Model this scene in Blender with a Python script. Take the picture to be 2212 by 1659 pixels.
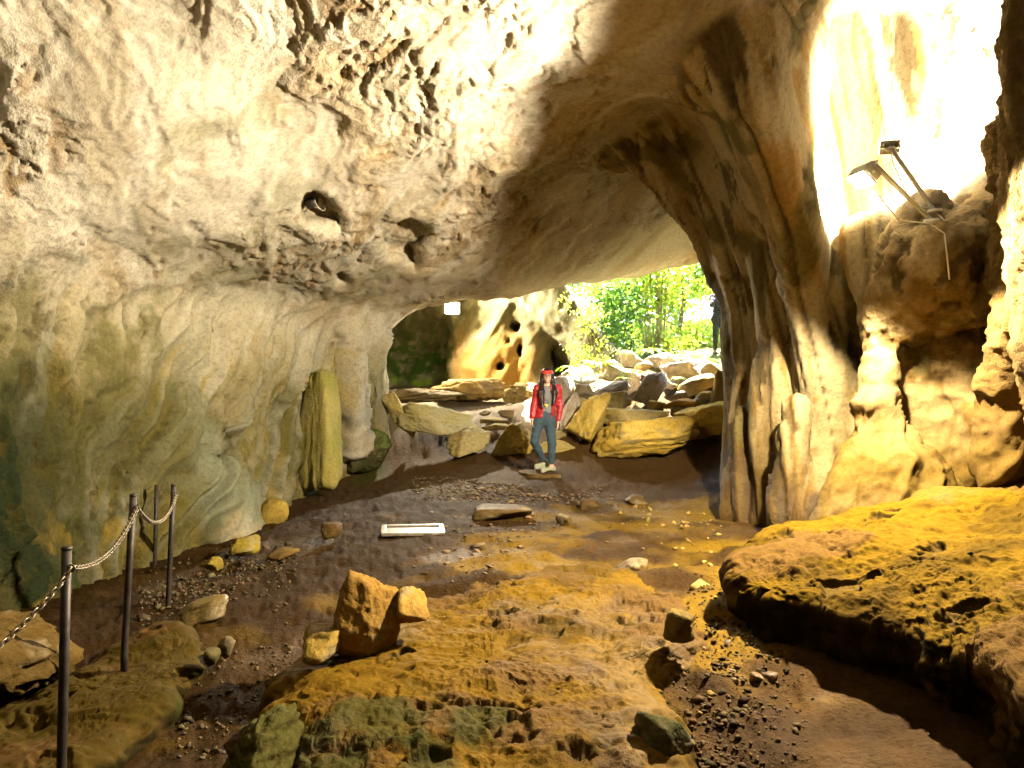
import bpy, math
import numpy as np
from mathutils import Vector, Matrix

# ------------------------------------------------------------------ camera, world, sun, exposure
scene = bpy.context.scene
for _o in list(bpy.data.objects):
    bpy.data.objects.remove(_o, do_unlink=True)
COL = scene.collection

FPX = 1580.0                       # focal length in units of a 2212 x 1659 frame
cam_data = bpy.data.cameras.new('camera')
cam_data.sensor_width = 36.0
cam_data.lens = 36.0 * FPX / 2212.0
cam_data.clip_start = 0.05
cam_data.clip_end = 400.0
cam = bpy.data.objects.new('camera', cam_data)
COL.objects.link(cam)
cam.location = (0, 0, 0)
cam.rotation_euler = (math.radians(90), 0, 0)
scene.camera = cam

SUN_EL, SUN_AZ = math.radians(62), math.radians(24)      # azimuth from +Y towards +X
world = bpy.data.worlds.new('World')
scene.world = world
world.use_nodes = True
wn = world.node_tree
wn.nodes.clear()
w_out = wn.nodes.new('ShaderNodeOutputWorld')
w_bg = wn.nodes.new('ShaderNodeBackground')
w_sky = wn.nodes.new('ShaderNodeTexSky')
w_sky.sky_type = 'NISHITA'
w_sky.sun_disc = False
w_sky.sun_elevation = SUN_EL
w_sky.sun_rotation = SUN_AZ
w_bg.inputs['Strength'].default_value = 0.15
wn.links.new(w_sky.outputs[0], w_bg.inputs[0])
wn.links.new(w_bg.outputs[0], w_out.inputs[0])

sun_data = bpy.data.lights.new('sun', 'SUN')
sun_data.energy = 5.0
sun_data.angle = math.radians(0.5)
sun_data.color = (1.0, 0.95, 0.86)
sun = bpy.data.objects.new('sun', sun_data)
COL.objects.link(sun)
_sd = Vector((math.sin(SUN_AZ) * math.cos(SUN_EL), math.cos(SUN_AZ) * math.cos(SUN_EL), math.sin(SUN_EL)))
sun.rotation_euler = _sd.to_track_quat('Z', 'Y').to_euler()

vs = scene.view_settings
vs.view_transform = 'Standard'
vs.look = 'None'
vs.exposure = 4.35
vs.gamma = 1.0
vs.use_curve_mapping = False
scene.cycles.use_denoising = True
scene.cycles.use_adaptive_sampling = True
scene.cycles.adaptive_threshold = 0.02
scene.cycles.use_light_tree = False
scene.cycles.max_bounces = 4
scene.cycles.diffuse_bounces = 1
scene.cycles.glossy_bounces = 2
scene.cycles.transmission_bounces = 3
scene.cycles.transparent_max_bounces = 6
scene.cycles.caustics_reflective = False
scene.cycles.caustics_refractive = False
scene.cycles.sample_clamp_indirect = 6.0

LAMP = (2.67, 5.6, 1.56)           # floodlight head that faces the hall
LAMP_AIM = (-0.59, -0.16, -0.79)
LAMP_W, LAMP_C = 215.0, (1.0, 0.87, 0.64)
LAMPB = (3.32, 6.45, 2.10)         # second head, turned into the alcove
LAMPB_W, LAMPB_C = 120.0, (1.0, 0.92, 0.78)
LAMP2 = (-1.58, 19.3, 2.0)        # floodlight of the rear chamber
LAMP2_W, LAMP2_C = 180.0, (1.0, 0.90, 0.72)

# ------------------------------------------------------------------ helpers
F32 = np.float32
rng = np.random.default_rng(7)

def P(px, py, d):
    """point at depth d (metres along +Y) seen at frame position px, py"""
    return np.array([(px - 1106.0) / FPX * d, d, (829.5 - py) / FPX * d])

_T = rng.random(64 * 64 * 64).astype(F32) * 2 - 1
def vnoise(x, y, z):
    xi = np.floor(x); yi = np.floor(y); zi = np.floor(z)
    fx = (x - xi).astype(F32); fy = (y - yi).astype(F32); fz = (z - zi).astype(F32)
    fx = fx * fx * fx * (fx * (fx * 6 - 15) + 10); fy = fy * fy * fy * (fy * (fy * 6 - 15) + 10); fz = fz * fz * fz * (fz * (fz * 6 - 15) + 10)
    xi = xi.astype(np.int32); yi = yi.astype(np.int32); zi = zi.astype(np.int32)
    x0 = (xi & 63) << 12; x1 = ((xi + 1) & 63) << 12
    y0 = (yi & 63) << 6; y1 = ((yi + 1) & 63) << 6
    z0 = zi & 63; z1 = (zi + 1) & 63
    a = _T[x0 + y0 + z0]; a = a + (_T[x1 + y0 + z0] - a) * fx
    b = _T[x0 + y1 + z0]; b = b + (_T[x1 + y1 + z0] - b) * fx
    a = a + (b - a) * fy
    c = _T[x0 + y0 + z1]; c = c + (_T[x1 + y0 + z1] - c) * fx
    b = _T[x0 + y1 + z1]; b = b + (_T[x1 + y1 + z1] - b) * fx
    c = c + (b - c) * fy
    return a + (c - a) * fz

def fbm(x, y, z, octaves=4, gain=0.5, ridged=False, seed=0.0):
    s = np.zeros(np.shape(x), F32); amp = 1.0; tot = 0.0
    x = np.asarray(x, F32) + F32(seed * 7.31); y = np.asarray(y, F32) + F32(seed * 3.77); z = np.asarray(z, F32) + F32(seed * 5.13)
    for _ in range(octaves):
        n = vnoise(x, y, z)
        if ridged:
            n = 1 - 2 * np.abs(n)
        s += F32(amp) * n; tot += amp; amp *= gain
        x, y, z = (0.8 * x + 0.6 * y) * 2.03 + 11.7, (-0.6 * x + 0.8 * y + 0.15 * z) * 2.03 + 5.2, z * 1.98 + 0.3 * x + 8.9
    return s / F32(tot)

def sst(a, b, x):
    t = np.clip((x - a) / (b - a), 0, 1)
    return t * t * (3 - 2 * t)

def smin(a, b, k):
    h = np.clip(0.5 + 0.5 * (b - a) / k, 0, 1)
    return b + (a - b) * h - k * h * (1 - h)

def smax(a, b, k):
    return -smin(-a, -b, k)

def rbf_table(pts, x0, x1, y0, y1, step):
    """smooth sheet through scattered control values, sampled on a regular grid"""
    pts = np.array(pts, float)
    n = len(pts)
    c, v = pts[:, :2], pts[:, 2]
    r = np.linalg.norm(c[:, None] - c[None], axis=2)
    A = np.zeros((n + 3, n + 3)); A[:n, :n] = -np.sqrt(r * r + 0.35)
    A[:n, n] = 1; A[:n, n + 1:n + 3] = c; A[n:, :n] = A[:n, n:].T
    A[:n, :n] += np.eye(n) * 0.004
    w = np.linalg.solve(A, np.concatenate([v, [0, 0, 0]]))
    gx = np.arange(x0, x1 + step, step); gy = np.arange(y0, y1 + step, step)
    X, Y = np.meshgrid(gx, gy, indexing='ij')
    Z = w[n] + w[n + 1] * X + w[n + 2] * Y
    for i in range(n):
        Z = Z - w[i] * np.sqrt((X - c[i, 0]) ** 2 + (Y - c[i, 1]) ** 2 + 0.35)
    return (Z.astype(F32), x0, y0, step)

def tab(T, a, b):
    Z, x0, y0, st = T
    u = np.clip((a - x0) / st, 0, Z.shape[0] - 1.001).astype(F32); v = np.clip((b - y0) / st, 0, Z.shape[1] - 1.001).astype(F32)
    i = u.astype(np.int32); j = v.astype(np.int32); u = u - i; v = v - j
    f = Z.ravel(); W = Z.shape[1]; k = i * W + j
    return (f[k] * (1 - u) + f[k + W] * u) * (1 - v) + (f[k + 1] * (1 - u) + f[k + W + 1] * u) * v

def link_mesh(name, verts, faces, mat=None, parent=None, smooth=True, normals=None):
    """faces: (n,4) or (n,3) int array or list of lists"""
    me = bpy.data.meshes.new(name)
    verts = np.asarray(verts, F32)
    if isinstance(faces, np.ndarray):
        k = faces.shape[1]; m = len(faces)
        me.vertices.add(len(verts)); me.vertices.foreach_set('co', verts.ravel())
        me.loops.add(m * k); me.loops.foreach_set('vertex_index', faces.astype(np.int32).ravel())
        me.polygons.add(m); me.polygons.foreach_set('loop_start', np.arange(0, m * k, k, dtype=np.int32))
        me.update(calc_edges=True)
        me.validate()
    else:
        me.from_pydata(verts.tolist(), [], faces)
    if smooth:
        me.polygons.foreach_set('use_smooth', np.ones(len(me.polygons), bool))
    if mat is not None:
        me.materials.append(mat)
    ob = bpy.data.objects.new(name, me)
    COL.objects.link(ob)
    if parent is not None:
        ob.parent = parent
    return ob

def set_attr(ob, name, val):
    me = ob.data
    val = np.asarray(val, F32)
    if val.ndim == 2:
        a = me.attributes.new(name, 'FLOAT_COLOR', 'POINT')
        rgba = np.ones((len(val), 4), F32); rgba[:, :3] = val
        a.data.foreach_set('color', rgba.ravel())
    else:
        a = me.attributes.new(name, 'FLOAT', 'POINT')
        a.data.foreach_set('value', val)

def tag(o, label=None, cat=None, group=None, kind=None):
    if label: o['label'] = label
    if cat: o['category'] = cat
    if group: o['group'] = group
    if kind: o['kind'] = kind
    return o

def empty(name, loc=(0, 0, 0)):
    o = bpy.data.objects.new(name, None)
    COL.objects.link(o)
    o.location = loc
    o.empty_display_size = 0.1
    return o

def vnormals(v, q):
    """area weighted vertex normals"""
    n = np.cross(v[q[:, 2]] - v[q[:, 0]], v[q[:, -1]] - v[q[:, 1]]) if q.shape[1] == 4 else np.cross(v[q[:, 1]] - v[q[:, 0]], v[q[:, 2]] - v[q[:, 0]])
    N = np.zeros_like(v, dtype=np.float64)
    for k in range(q.shape[1]):
        for a in range(3):
            N[:, a] += np.bincount(q[:, k], n[:, a], len(v))
    return (N / np.maximum(np.linalg.norm(N, axis=1, keepdims=True), 1e-9)).astype(F32)

def subdivide(v, q):
    """one linear split of quads with a little smoothing kept in the normals"""
    e = np.concatenate([q[:, [0, 1]], q[:, [1, 2]], q[:, [2, 3]], q[:, [3, 0]]])
    es = np.sort(e, axis=1).astype(np.int64)
    key = es[:, 0] * (len(v) + 1) + es[:, 1]
    uq, idx, inv = np.unique(key, return_index=True, return_inverse=True)
    n0 = len(v)
    mid = (v[es[idx, 0]] + v[es[idx, 1]]) * 0.5
    cen = v[q].mean(axis=1)
    m = len(q); inv = inv + n0
    e0, e1, e2, e3 = inv[:m], inv[m:2 * m], inv[2 * m:3 * m], inv[3 * m:]
    c = np.arange(m) + n0 + len(uq)
    nv = np.concatenate([v, mid, cen])
    nq = np.concatenate([np.stack([q[:, 0], e0, c, e3], 1), np.stack([e0, q[:, 1], e1, c], 1),
                         np.stack([c, e1, q[:, 2], e2], 1), np.stack([e3, c, e2, q[:, 3]], 1)])
    return nv, nq

def surface_nets(field, gu, gv, gw, mapping, stride=4):
    """iso-surface of field(x,y,z)=0 on a structured grid gu x gv x gw; field > 0 is open space.
    mapping(u,v,w) -> x,y,z in metres.  Evaluated coarsely first, then only near the surface."""
    nu, nv_, nw = [((len(g) - 1) // stride) * stride + 1 for g in (gu, gv, gw)]
    gu, gv, gw = gu[:nu], gv[:nv_], gw[:nw]
    cu, cv, cw = gu[::stride], gv[::stride], gw[::stride]
    U, V, W = np.meshgrid(cu, cv, cw, indexing='ij')
    Fc = field(*mapping(U.ravel(), V.ravel(), W.ravel())).reshape(U.shape)
    S = Fc > 0
    a = S[:-1, :-1, :-1]; mx = a.copy(); mn = a.copy()
    for i in (0, 1):
        for j in (0, 1):
            for k in (0, 1):
                s = S[i:S.shape[0] - 1 + i, j:S.shape[1] - 1 + j, k:S.shape[2] - 1 + k]
                mx |= s; mn &= s
    act = mx & ~mn
    d = act.copy()
    for ax in range(3):
        e = d.copy()
        sl = [slice(None)] * 3; sr = [slice(None)] * 3
        sl[ax] = slice(1, None); sr[ax] = slice(None, -1)
        e[tuple(sl)] |= d[tuple(sr)]; e[tuple(sr)] |= d[tuple(sl)]
        d = e
    F = np.where(S, F32(1), F32(-1))
    # spread the coarse sign to the fine lattice
    iu = np.minimum(np.arange(nu) // stride, S.shape[0] - 1); iv = np.minimum(np.arange(nv_) // stride, S.shape[1] - 1); iw = np.minimum(np.arange(nw) // stride, S.shape[2] - 1)
    F = F[np.ix_(iu, iv, iw)]
    need = np.zeros(F.shape, bool)
    ci = np.argwhere(d)
    rngs = np.arange(stride + 1)
    for i in rngs:
        for j in rngs:
            ii = ci[:, 0] * stride + i; jj = ci[:, 1] * stride + j
            for k in rngs:
                need[ii, jj, ci[:, 2] * stride + k] = True
    pi = np.argwhere(need)
    vals = np.empty(len(pi), F32)
    for s in range(0, len(pi), 1000000):
        q = pi[s:s + 1000000]
        vals[s:s + 1000000] = field(*mapping(gu[q[:, 0]], gv[q[:, 1]], gw[q[:, 2]]))
    F[need] = vals
    del need
    S = F > 0
    a = S[:-1, :-1, :-1]; mx = a.copy(); mn = a.copy()
    for i in (0, 1):
        for j in (0, 1):
            for k in (0, 1):
                s = S[i:S.shape[0] - 1 + i, j:S.shape[1] - 1 + j, k:S.shape[2] - 1 + k]
                mx |= s; mn &= s
    cells = np.argwhere(mx & ~mn)
    cid = np.full(a.shape, -1, np.int32)
    cid[cells[:, 0], cells[:, 1], cells[:, 2]] = np.arange(len(cells))
    acc = np.zeros((len(cells), 3)); cnt = np.zeros(len(cells))
    cor = [(i, j, k) for i in (0, 1) for j in (0, 1) for k in (0, 1)]
    cvv = {c: F[cells[:, 0] + c[0], cells[:, 1] + c[1], cells[:, 2] + c[2]] for c in cor}
    for c in cor:
        for ax in range(3):
            if c[ax] == 0:
                e = list(c); e[ax] = 1; e = tuple(e)
                f0, f1 = cvv[c], cvv[e]
                m = (f0 > 0) != (f1 > 0)
                t = np.where(m, f0 / np.where(m, f0 - f1, 1), 0)
                for b in range(3):
                    acc[:, b] += np.where(m, c[b] + (t if b == ax else 0), 0)
                cnt += m
    off = acc / cnt[:, None]
    g = cells + off
    lerp = lambda arr, x: np.interp(x, np.arange(len(arr)), arr)
    vx, vy, vz = mapping(lerp(gu, g[:, 0]), lerp(gv, g[:, 1]), lerp(gw, g[:, 2]))
    verts = np.stack([vx, vy, vz], 1)
    quads = []
    for ax in range(3):
        b, c = (ax + 1) % 3, (ax + 2) % 3
        sl = [slice(1, -1)] * 3; s1 = [slice(1, -1)] * 3
        sl[ax] = slice(0, -1); s1[ax] = slice(1, None)
        A = S[tuple(sl)]; B = S[tuple(s1)]
        e = np.argwhere(A != B)
        if not len(e):
            continue
        up = A[e[:, 0], e[:, 1], e[:, 2]]
        e = e + 1; e[:, ax] -= 1
        def cell(db, dc):
            q = e.copy(); q[:, b] -= db; q[:, c] -= dc
            return cid[q[:, 0], q[:, 1], q[:, 2]]
        q = np.stack([cell(1, 1), cell(0, 1), cell(0, 0), cell(1, 0)], 1)
        q[up] = q[up][:, ::-1]
        quads.append(q[(q >= 0).all(axis=1)])
    return verts, np.concatenate(quads)

# ------------------------------------------------------------------ materials
def node_mat(name):
    m = bpy.data.materials.new(name)
    m.use_nodes = True
    nt = m.node_tree
    b = nt.nodes['Principled BSDF']
    return m, nt, b

def mix_rgb(nt, a, b, fac=None, mode='MULTIPLY', f=1.0):
    n = nt.nodes.new('ShaderNodeMix'); n.data_type = 'RGBA'; n.blend_type = mode
    n.inputs['Factor'].default_value = f
    for sock, v in ((n.inputs[6], a), (n.inputs[7], b)):
        if isinstance(v, bpy.types.NodeSocket): nt.links.new(v, sock)
        else: sock.default_value = (*v, 1)
    if fac is not None: nt.links.new(fac, n.inputs['Factor'])
    return n.outputs[2]

def noise_node(nt, coord, scale, detail=6, rough=0.6, dist=0.0):
    n = nt.nodes.new('ShaderNodeTexNoise')
    n.inputs['Scale'].default_value = scale; n.inputs['Detail'].default_value = detail
    n.inputs['Roughness'].default_value = rough; n.inputs['Distortion'].default_value = dist
    nt.links.new(coord, n.inputs['Vector'])
    return n.outputs[0]

def ramp(nt, fac, stops):
    r = nt.nodes.new('ShaderNodeValToRGB')
    while len(r.color_ramp.elements) < len(stops): r.color_ramp.elements.new(0.5)
    for e, (p, c) in zip(r.color_ramp.elements, stops):
        e.position = p; e.color = (*c, 1) if len(c) == 3 else c
    nt.links.new(fac, r.inputs[0])
    return r.outputs[0]

def rock_material(name, bump=0.02, grain=34.0, pits=0.5, rough=0.8):
    """colour, wetness and relief strength come from the mesh; the nodes add grain below its resolution"""
    m, nt, b = node_mat(name)
    tc = nt.nodes.new('ShaderNodeTexCoord').outputs['Object']
    def attr(n, o):
        a = nt.nodes.new('ShaderNodeAttribute'); a.attribute_name = n; return a.outputs[o]
    col, wet, rg = attr('Col', 'Color'), attr('wet', 'Fac'), attr('rg', 'Fac')
    n2 = noise_node(nt, tc, grain, 4, 0.7)
    c = mix_rgb(nt, col, ramp(nt, n2, [(0.28, (0.70, 0.67, 0.60)), (0.5, (1, 1, 1)), (0.74, (1.18, 1.16, 1.12))]))
    nt.links.new(c, b.inputs['Base Color'])
    sp = nt.nodes.new('ShaderNodeMath'); sp.operation = 'MULTIPLY_ADD'; nt.links.new(wet, sp.inputs[0]); sp.inputs[1].default_value = 0.35; sp.inputs[2].default_value = 0.02
    nt.links.new(sp.outputs[0], b.inputs['Specular IOR Level'])
    ad = nt.nodes.new('ShaderNodeMath'); ad.operation = 'MULTIPLY_ADD'
    sb = nt.nodes.new('ShaderNodeMath'); sb.operation = 'SUBTRACT'; nt.links.new(wet, sb.inputs[0]); sb.inputs[1].default_value = 0.25
    nt.links.new(n2, ad.inputs[0]); ad.inputs[1].default_value = 0.5; nt.links.new(sb.outputs[0], ad.inputs[2])
    mr = nt.nodes.new('ShaderNodeMapRange'); mr.inputs['To Min'].default_value = rough + 0.1; mr.inputs['To Max'].default_value = 0.16
    nt.links.new(ad.outputs[0], mr.inputs['Value']); nt.links.new(mr.outputs[0], b.inputs['Roughness'])
    vo = nt.nodes.new('ShaderNodeTexVoronoi'); vo.inputs['Scale'].default_value = grain * 0.4
    nt.links.new(tc, vo.inputs['Vector'])
    h = nt.nodes.new('ShaderNodeMath'); h.operation = 'MULTIPLY_ADD'
    nt.links.new(vo.outputs['Distance'], h.inputs[0]); h.inputs[1].default_value = pits; nt.links.new(n2, h.inputs[2])
    hs = nt.nodes.new('ShaderNodeMath'); hs.operation = 'MULTIPLY'; nt.links.new(h.outputs[0], hs.inputs[0]); nt.links.new(rg, hs.inputs[1])
    bp = nt.nodes.new('ShaderNodeBump'); bp.inputs['Strength'].default_value = 1.0; bp.inputs['Distance'].default_value = bump
    nt.links.new(hs.outputs[0], bp.inputs['Height']); nt.links.new(bp.outputs[0], b.inputs['Normal'])
    return m

def plain(name, col, rough=0.6, metal=0.0, var=0.12, scale=30.0, bump=0.0, spec=0.5):
    m, nt, b = node_mat(name)
    tc = nt.nodes.new('ShaderNodeTexCoord').outputs['Object']
    n = noise_node(nt, tc, scale, 5, 0.6)
    v = ramp(nt, n, [(0.3, (1 - var,) * 3), (0.7, (1 + var,) * 3)])
    nt.links.new(mix_rgb(nt, col, v), b.inputs['Base Color'])
    b.inputs['Roughness'].default_value = rough; b.inputs['Metallic'].default_value = metal
    b.inputs['Specular IOR Level'].default_value = spec
    if bump:
        bp = nt.nodes.new('ShaderNodeBump'); bp.inputs['Distance'].default_value = bump
        nt.links.new(n, bp.inputs['Height']); nt.links.new(bp.outputs[0], b.inputs['Normal'])
    return m

M_ROCK = rock_material('limestone', 0.03, 22.0, 0.15)
M_EARTH = rock_material('cave_earth', 0.035, 30.0, 0.4, 0.75)
M_BOULDER = rock_material('boulder_limestone', 0.024, 24.0, 0.2)

# ------------------------------------------------------------------ cave shell: vault, walls, pillar, alcove
def S(*a):
    return [tuple(map(float, t)) for t in a]

def C(px, py, z):                      # ceiling control: height z seen at px, py
    d = z * FPX / (829.5 - py)
    return ((px - 1106) / FPX * d, d, z)

CEIL = rbf_table([
    C(1100, 0, 2.9), C(600, 0, 2.85), C(60, 0, 2.62), C(1100, 200, 2.78), C(620, 200, 2.6), C(200, 200, 2.25),
    C(40, 400, 1.65), C(300, 480, 1.62), C(500, 400, 2.05), C(900, 400, 2.42), C(1100, 300, 2.66), C(1300, 400, 2.95), C(1450, 470, 2.95),
    C(1100, 500, 2.3), C(700, 500, 1.95), C(900, 560, 1.9), C(1300, 560, 2.25), C(1500, 545, 2.7),
    C(838, 690, 1.30), C(920, 655, 1.62), C(1000, 645, 1.76), C(1120, 632, 1.92), C(1250, 616, 2.08), C(1400, 590, 2.35), C(1560, 560, 2.68),
    (-3, 17.5, 1.9), (-1, 17.3, 2.35), (1, 17.2, 2.75), (3, 17.5, 3.3), (6, 17.5, 3.6), (-4, 20, 2.0), (0, 21, 2.5), (5, 21, 4),
    (0, 2.5, 2.9), (0, -3, 2.8), (-4, 2, 1.6), (-4, -3, 1.6), (4, -3, 2.2), (3.5, 2, 2.6),
    (1.6, 5.0, 2.85), (1.6, 6.6, 2.9), (2.6, 6.3, 3.5), (3.5, 6.0, 3.9), (4.2, 7.4, 4.2), (3.2, 7.6, 4.0), (3.2, 4.6, 3.0), (4.4, 5.2, 3.0), (5.5, 7, 3.6), (5, 12, 3.2), (3.5, 14, 2.9),
], -9, 12, -9, 34, 0.08)

LWALL = rbf_table(S(   # (y, z) -> x of the left wall
    (-4, 0, -4), (-4, 2, -4), (3, 0, -4.2), (3, 1.5, -4.4), (3, -2, -4.0),
    (5.5, -2.2, -4.0), (6, -0.6, -4.55), (6, 0.6, -4.6), (6, 1.05, -4.5), (6, 2, -4.5),
    (8, -2.2, -4.25), (8, -0.7, -4.45), (8, 1, -4.4), (8, 2, -4.4),
    (9.3, -2.2, -3.72), (9.3, -1.1, -3.70), (9.3, 0.2, -4.1), (9.3, 1.5, -4.2), (10.3, -2.1, -3.6), (10.3, -1.0, -3.72), (10.2, 0.4, -4.0),
    (11.3, -2, -3.6), (11.3, -0.5, -3.7), (11.3, 1, -3.7),
    (13, -2, -3.3), (13, 0, -3.15), (13, 1.2, -3.2),
    (14.6, -2, -2.66), (14.6, -1, -2.66), (14.6, 0, -2.72), (14.6, 0.8, -2.62), (14.6, 2, -2.5),
    (15.4, -2, -2.9), (15.4, 0, -2.95), (15.4, 1.5, -2.9), (16.6, -2, -4.6), (16.6, 0, -4.8), (16.6, 1.5, -4.6), (18.5, 0, -6.2), (18.5, -2, -6.2), (18.5, 2, -6), (24, 0, -6.5), (24, 2, -6.5), (30, 0, -6)),
    -9, 34, -4, 7, 0.08)

RWALL = rbf_table(S(   # (y, z) -> x of the right wall
    (-4, 0, 3.3), (-4, 2, 3.2), (2, 0, 3.3), (2, 2, 3.2), (2, -2, 3.4), (4.2, 0, 3.15), (4.2, 1, 3.1), (4.2, 2, 3.05), (4.2, -2, 3.4),
    (5.0, 0, 3.55), (5.0, 1, 3.45), (5.0, 2.2, 3.35), (5.0, -2, 3.7), (5.8, 0, 4.35), (5.8, 1, 4.2), (5.8, 2.2, 4.1), (5.8, 3.2, 4.0), (6.6, 0, 5.0), (6.6, 2, 4.7), (7.5, 0, 5.3), (7.5, 3, 4.9),
    (9, 0, 5.4), (9, 3, 5.2), (12, 0, 6.5), (12, 3, 6), (16, 0, 9), (16, 3, 9), (30, 0, 16), (30, 3, 16)), -9, 34, -4, 7, 0.08)

def cone(a, b, r1, r2):
    return (np.array(a, F32), np.array(b, F32), r1, r2)

def chain(pts):
    """pts: (px, py, depth, radius) chain of tapered columns"""
    q = [(P(*p[:3]), p[3]) for p in pts]
    return [cone(q[i][0], q[i + 1][0], q[i][1], q[i + 1][1]) for i in range(len(q) - 1)]

PILLAR = [  # the broad left shaft, the shoulder spreading into the vault, folds added against stray lamplight
    cone((3.68, 10.1, -2.6), (3.75, 10.0, 0.6), 0.86, 0.70), cone((3.75, 10.0, 0.6), (3.80, 9.9, 2.0), 0.70, 0.95), cone((3.72, 9.9, 2.0), (3.6, 9.7, 4.0), 0.95, 1.7),
    cone((3.3, 9.7, 1.9), (1.9, 8.9, 3.35), 0.6, 0.75), cone((4.1, 9.6, -2.5), (4.1, 9.5, 3.5), 0.9, 0.9),
    cone((2.3, 6.95, 3.4), (3.0, 8.8, 3.0), 0.5, 0.6), cone((2.45, 7.15, 2.7), (3.2, 9.0, 1.9), 0.28, 0.5),  # from here on, fillers added to keep the alcove lamp off the vault
    cone((1.95, 6.15, 3.1), (2.5, 7.3, 3.0), 0.28, 0.45), cone((2.05, 6.25, 2.6), (2.65, 7.4, 2.35), 0.17, 0.32), cone((2.25, 6.5, 2.2), (2.85, 7.7, 1.8), 0.16, 0.3),
]
RIBS = (chain([(1540, -80, 5.95, 0.32), (1598, 60, 6.0, 0.26), (1628, 200, 6.2, 0.22), (1684, 380, 6.8, 0.23), (1745, 600, 7.8, 0.28), (1790, 800, 8.1, 0.30), (1800, 960, 8.3, 0.36), (1755, 1120, 8.2, 0.42)])
        + chain([(1640, -60, 7.4, 0.25), (1700, 200, 7.6, 0.2), (1765, 420, 7.8, 0.2), (1820, 620, 7.7, 0.18), (1880, 800, 8.1, 0.2), (1930, 960, 8.3, 0.2)])
        + chain([(1690, 520, 8.6, 0.32), (1700, 800, 8.8, 0.34), (1690, 1120, 8.8, 0.42)])
        + chain([(1740, 560, 8.2, 0.22), (1775, 800, 8.4, 0.26), (1760, 1110, 8.3, 0.3)])
        + chain([(1640, 900, 9.2, 0.25), (1625, 1110, 9.1, 0.42)])
        + chain([(1720, 880, 7.9, 0.12), (1702, 1120, 7.75, 0.2)])
        + chain([(1820, 900, 8.2, 0.2), (1770, 1130, 7.6, 0.3)]))
ALCOVE = (chain([(1900, 520, 7.2, 0.34), (1902, 700, 7.0, 0.15), (1893, 800, 6.95, 0.12), (1890, 880, 6.9, 0.14), (1905, 930, 6.9, 0.20), (1935, 1130, 6.9, 0.72)])
          + chain([(1850, 980, 6.9, 0.12), (1795, 1130, 6.7, 0.16)])
          + chain([(1960, 680, 6.9, 0.24), (2030, 590, 6.65, 0.5), (2140, 560, 6.6, 0.5), (2130, 430, 7.0, 0.36), (2120, 250, 7.3, 0.3), (2120, 60, 7.4, 0.35)])
          + chain([(1995, 470, 6.6, 0.22), (1925, 640, 6.8, 0.18)])
          + chain([(2215, 300, 5.8, 0.25), (2235, 560, 5.6, 0.22), (2200, 700, 5.6, 0.16), (2172, 820, 5.7, 0.13), (2168, 1010, 5.8, 0.16)])
          + chain([(1990, 660, 7.0, 0.2), (2060, 840, 7.05, 0.24), (2110, 1020, 7.0, 0.3)])
          + chain([(2050, 640, 6.8, 0.18), (2115, 800, 6.8, 0.22), (2160, 1000, 6.7, 0.25)])
          + chain([(1950, 680, 7.2, 0.2), (2000, 860, 7.25, 0.26), (2060, 1030, 7.15, 0.32)])
          + [cone((4.95, 9.1, -2.5), (4.85, 8.9, 4.5), 0.95, 1.05), cone((4.3, 9.3, 2.0), (4.2, 8.8, 4.6), 0.5, 0.9)])
WALLBITS = (  # lumps of the left wall and of the vault
    chain([(470, 1080, 9.75, 0.36), (484, 1165, 9.30, 0.36)]) + chain([(360, 1050, 9.3, 0.25), (372, 1215, 8.85, 0.2)])
    + chain([(300, 590, 8.75, 0.12), (290, 800, 8.75, 0.10), (285, 1000, 8.65, 0.1)])
    + chain([(750, 640, 13.1, 0.20), (765, 960, 13.2, 0.30)]) + chain([(800, 700, 14.4, 0.18), (815, 960, 14.4, 0.26)]))
NICHES = [(P(684, 440, 9.0), (0.19, 0.5, 0.19)), (P(712, 466, 9.1), (0.13, 0.5, 0.16)), (P(878, 498, 10.25), (0.28, 0.6, 0.17)), (P(846, 526, 10.5), (0.21, 0.6, 0.18)), (P(884, 556, 11.1), (0.13, 0.5, 0.24)), (P(470, 930, 9.6), (0.17, 0.35, 0.52)), (P(518, 920, 9.75), (0.09, 0.3, 0.35)), (P(735, 610, 11.2), (0.14, 0.3, 0.26)),
          (P(1113, 706, 20.2), (0.2, 0.7, 0.2)), (P(1122, 757, 20.3), (0.13, 0.7, 0.24)), (P(1081, 790, 19.9), (0.14, 0.6, 0.14)), (P(1098, 735, 19.9), (0.09, 0.6, 0.09))]
REARBITS = [cone((-0.5, 21.3, -1.5), (-0.4, 20.9, 2.4), 1.05, 1.2), cone((-1.0, 21.4, -1.5), (-0.9, 21.2, 2.4), 0.8, 0.9), cone((0.9, 20.6, -1.0), (0.2, 20.2, 2.6), 0.5, 0.5)]

def cones(L, X, Y, Z, k):
    out = None
    for a, b, r1, r2 in L:
        ba = b - a; l2 = float(ba @ ba)
        px, py, pz = X - a[0], Y - a[1], Z - a[2]
        t = np.clip((px * ba[0] + py * ba[1] + pz * ba[2]) / l2, 0, 1)
        d = np.sqrt((px - t * ba[0]) ** 2 + (py - t * ba[1]) ** 2 + (pz - t * ba[2]) ** 2) - (r1 + (r2 - r1) * t)
        out = d if out is None else smin(out, d, k)
    return out

def ell(X, Y, Z, c, r):
    q = np.sqrt(((X - c[0]) / r[0]) ** 2 + ((Y - c[1]) / r[1]) ** 2 + ((Z - c[2]) / r[2]) ** 2)
    return (q - 1) * min(r)

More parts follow.
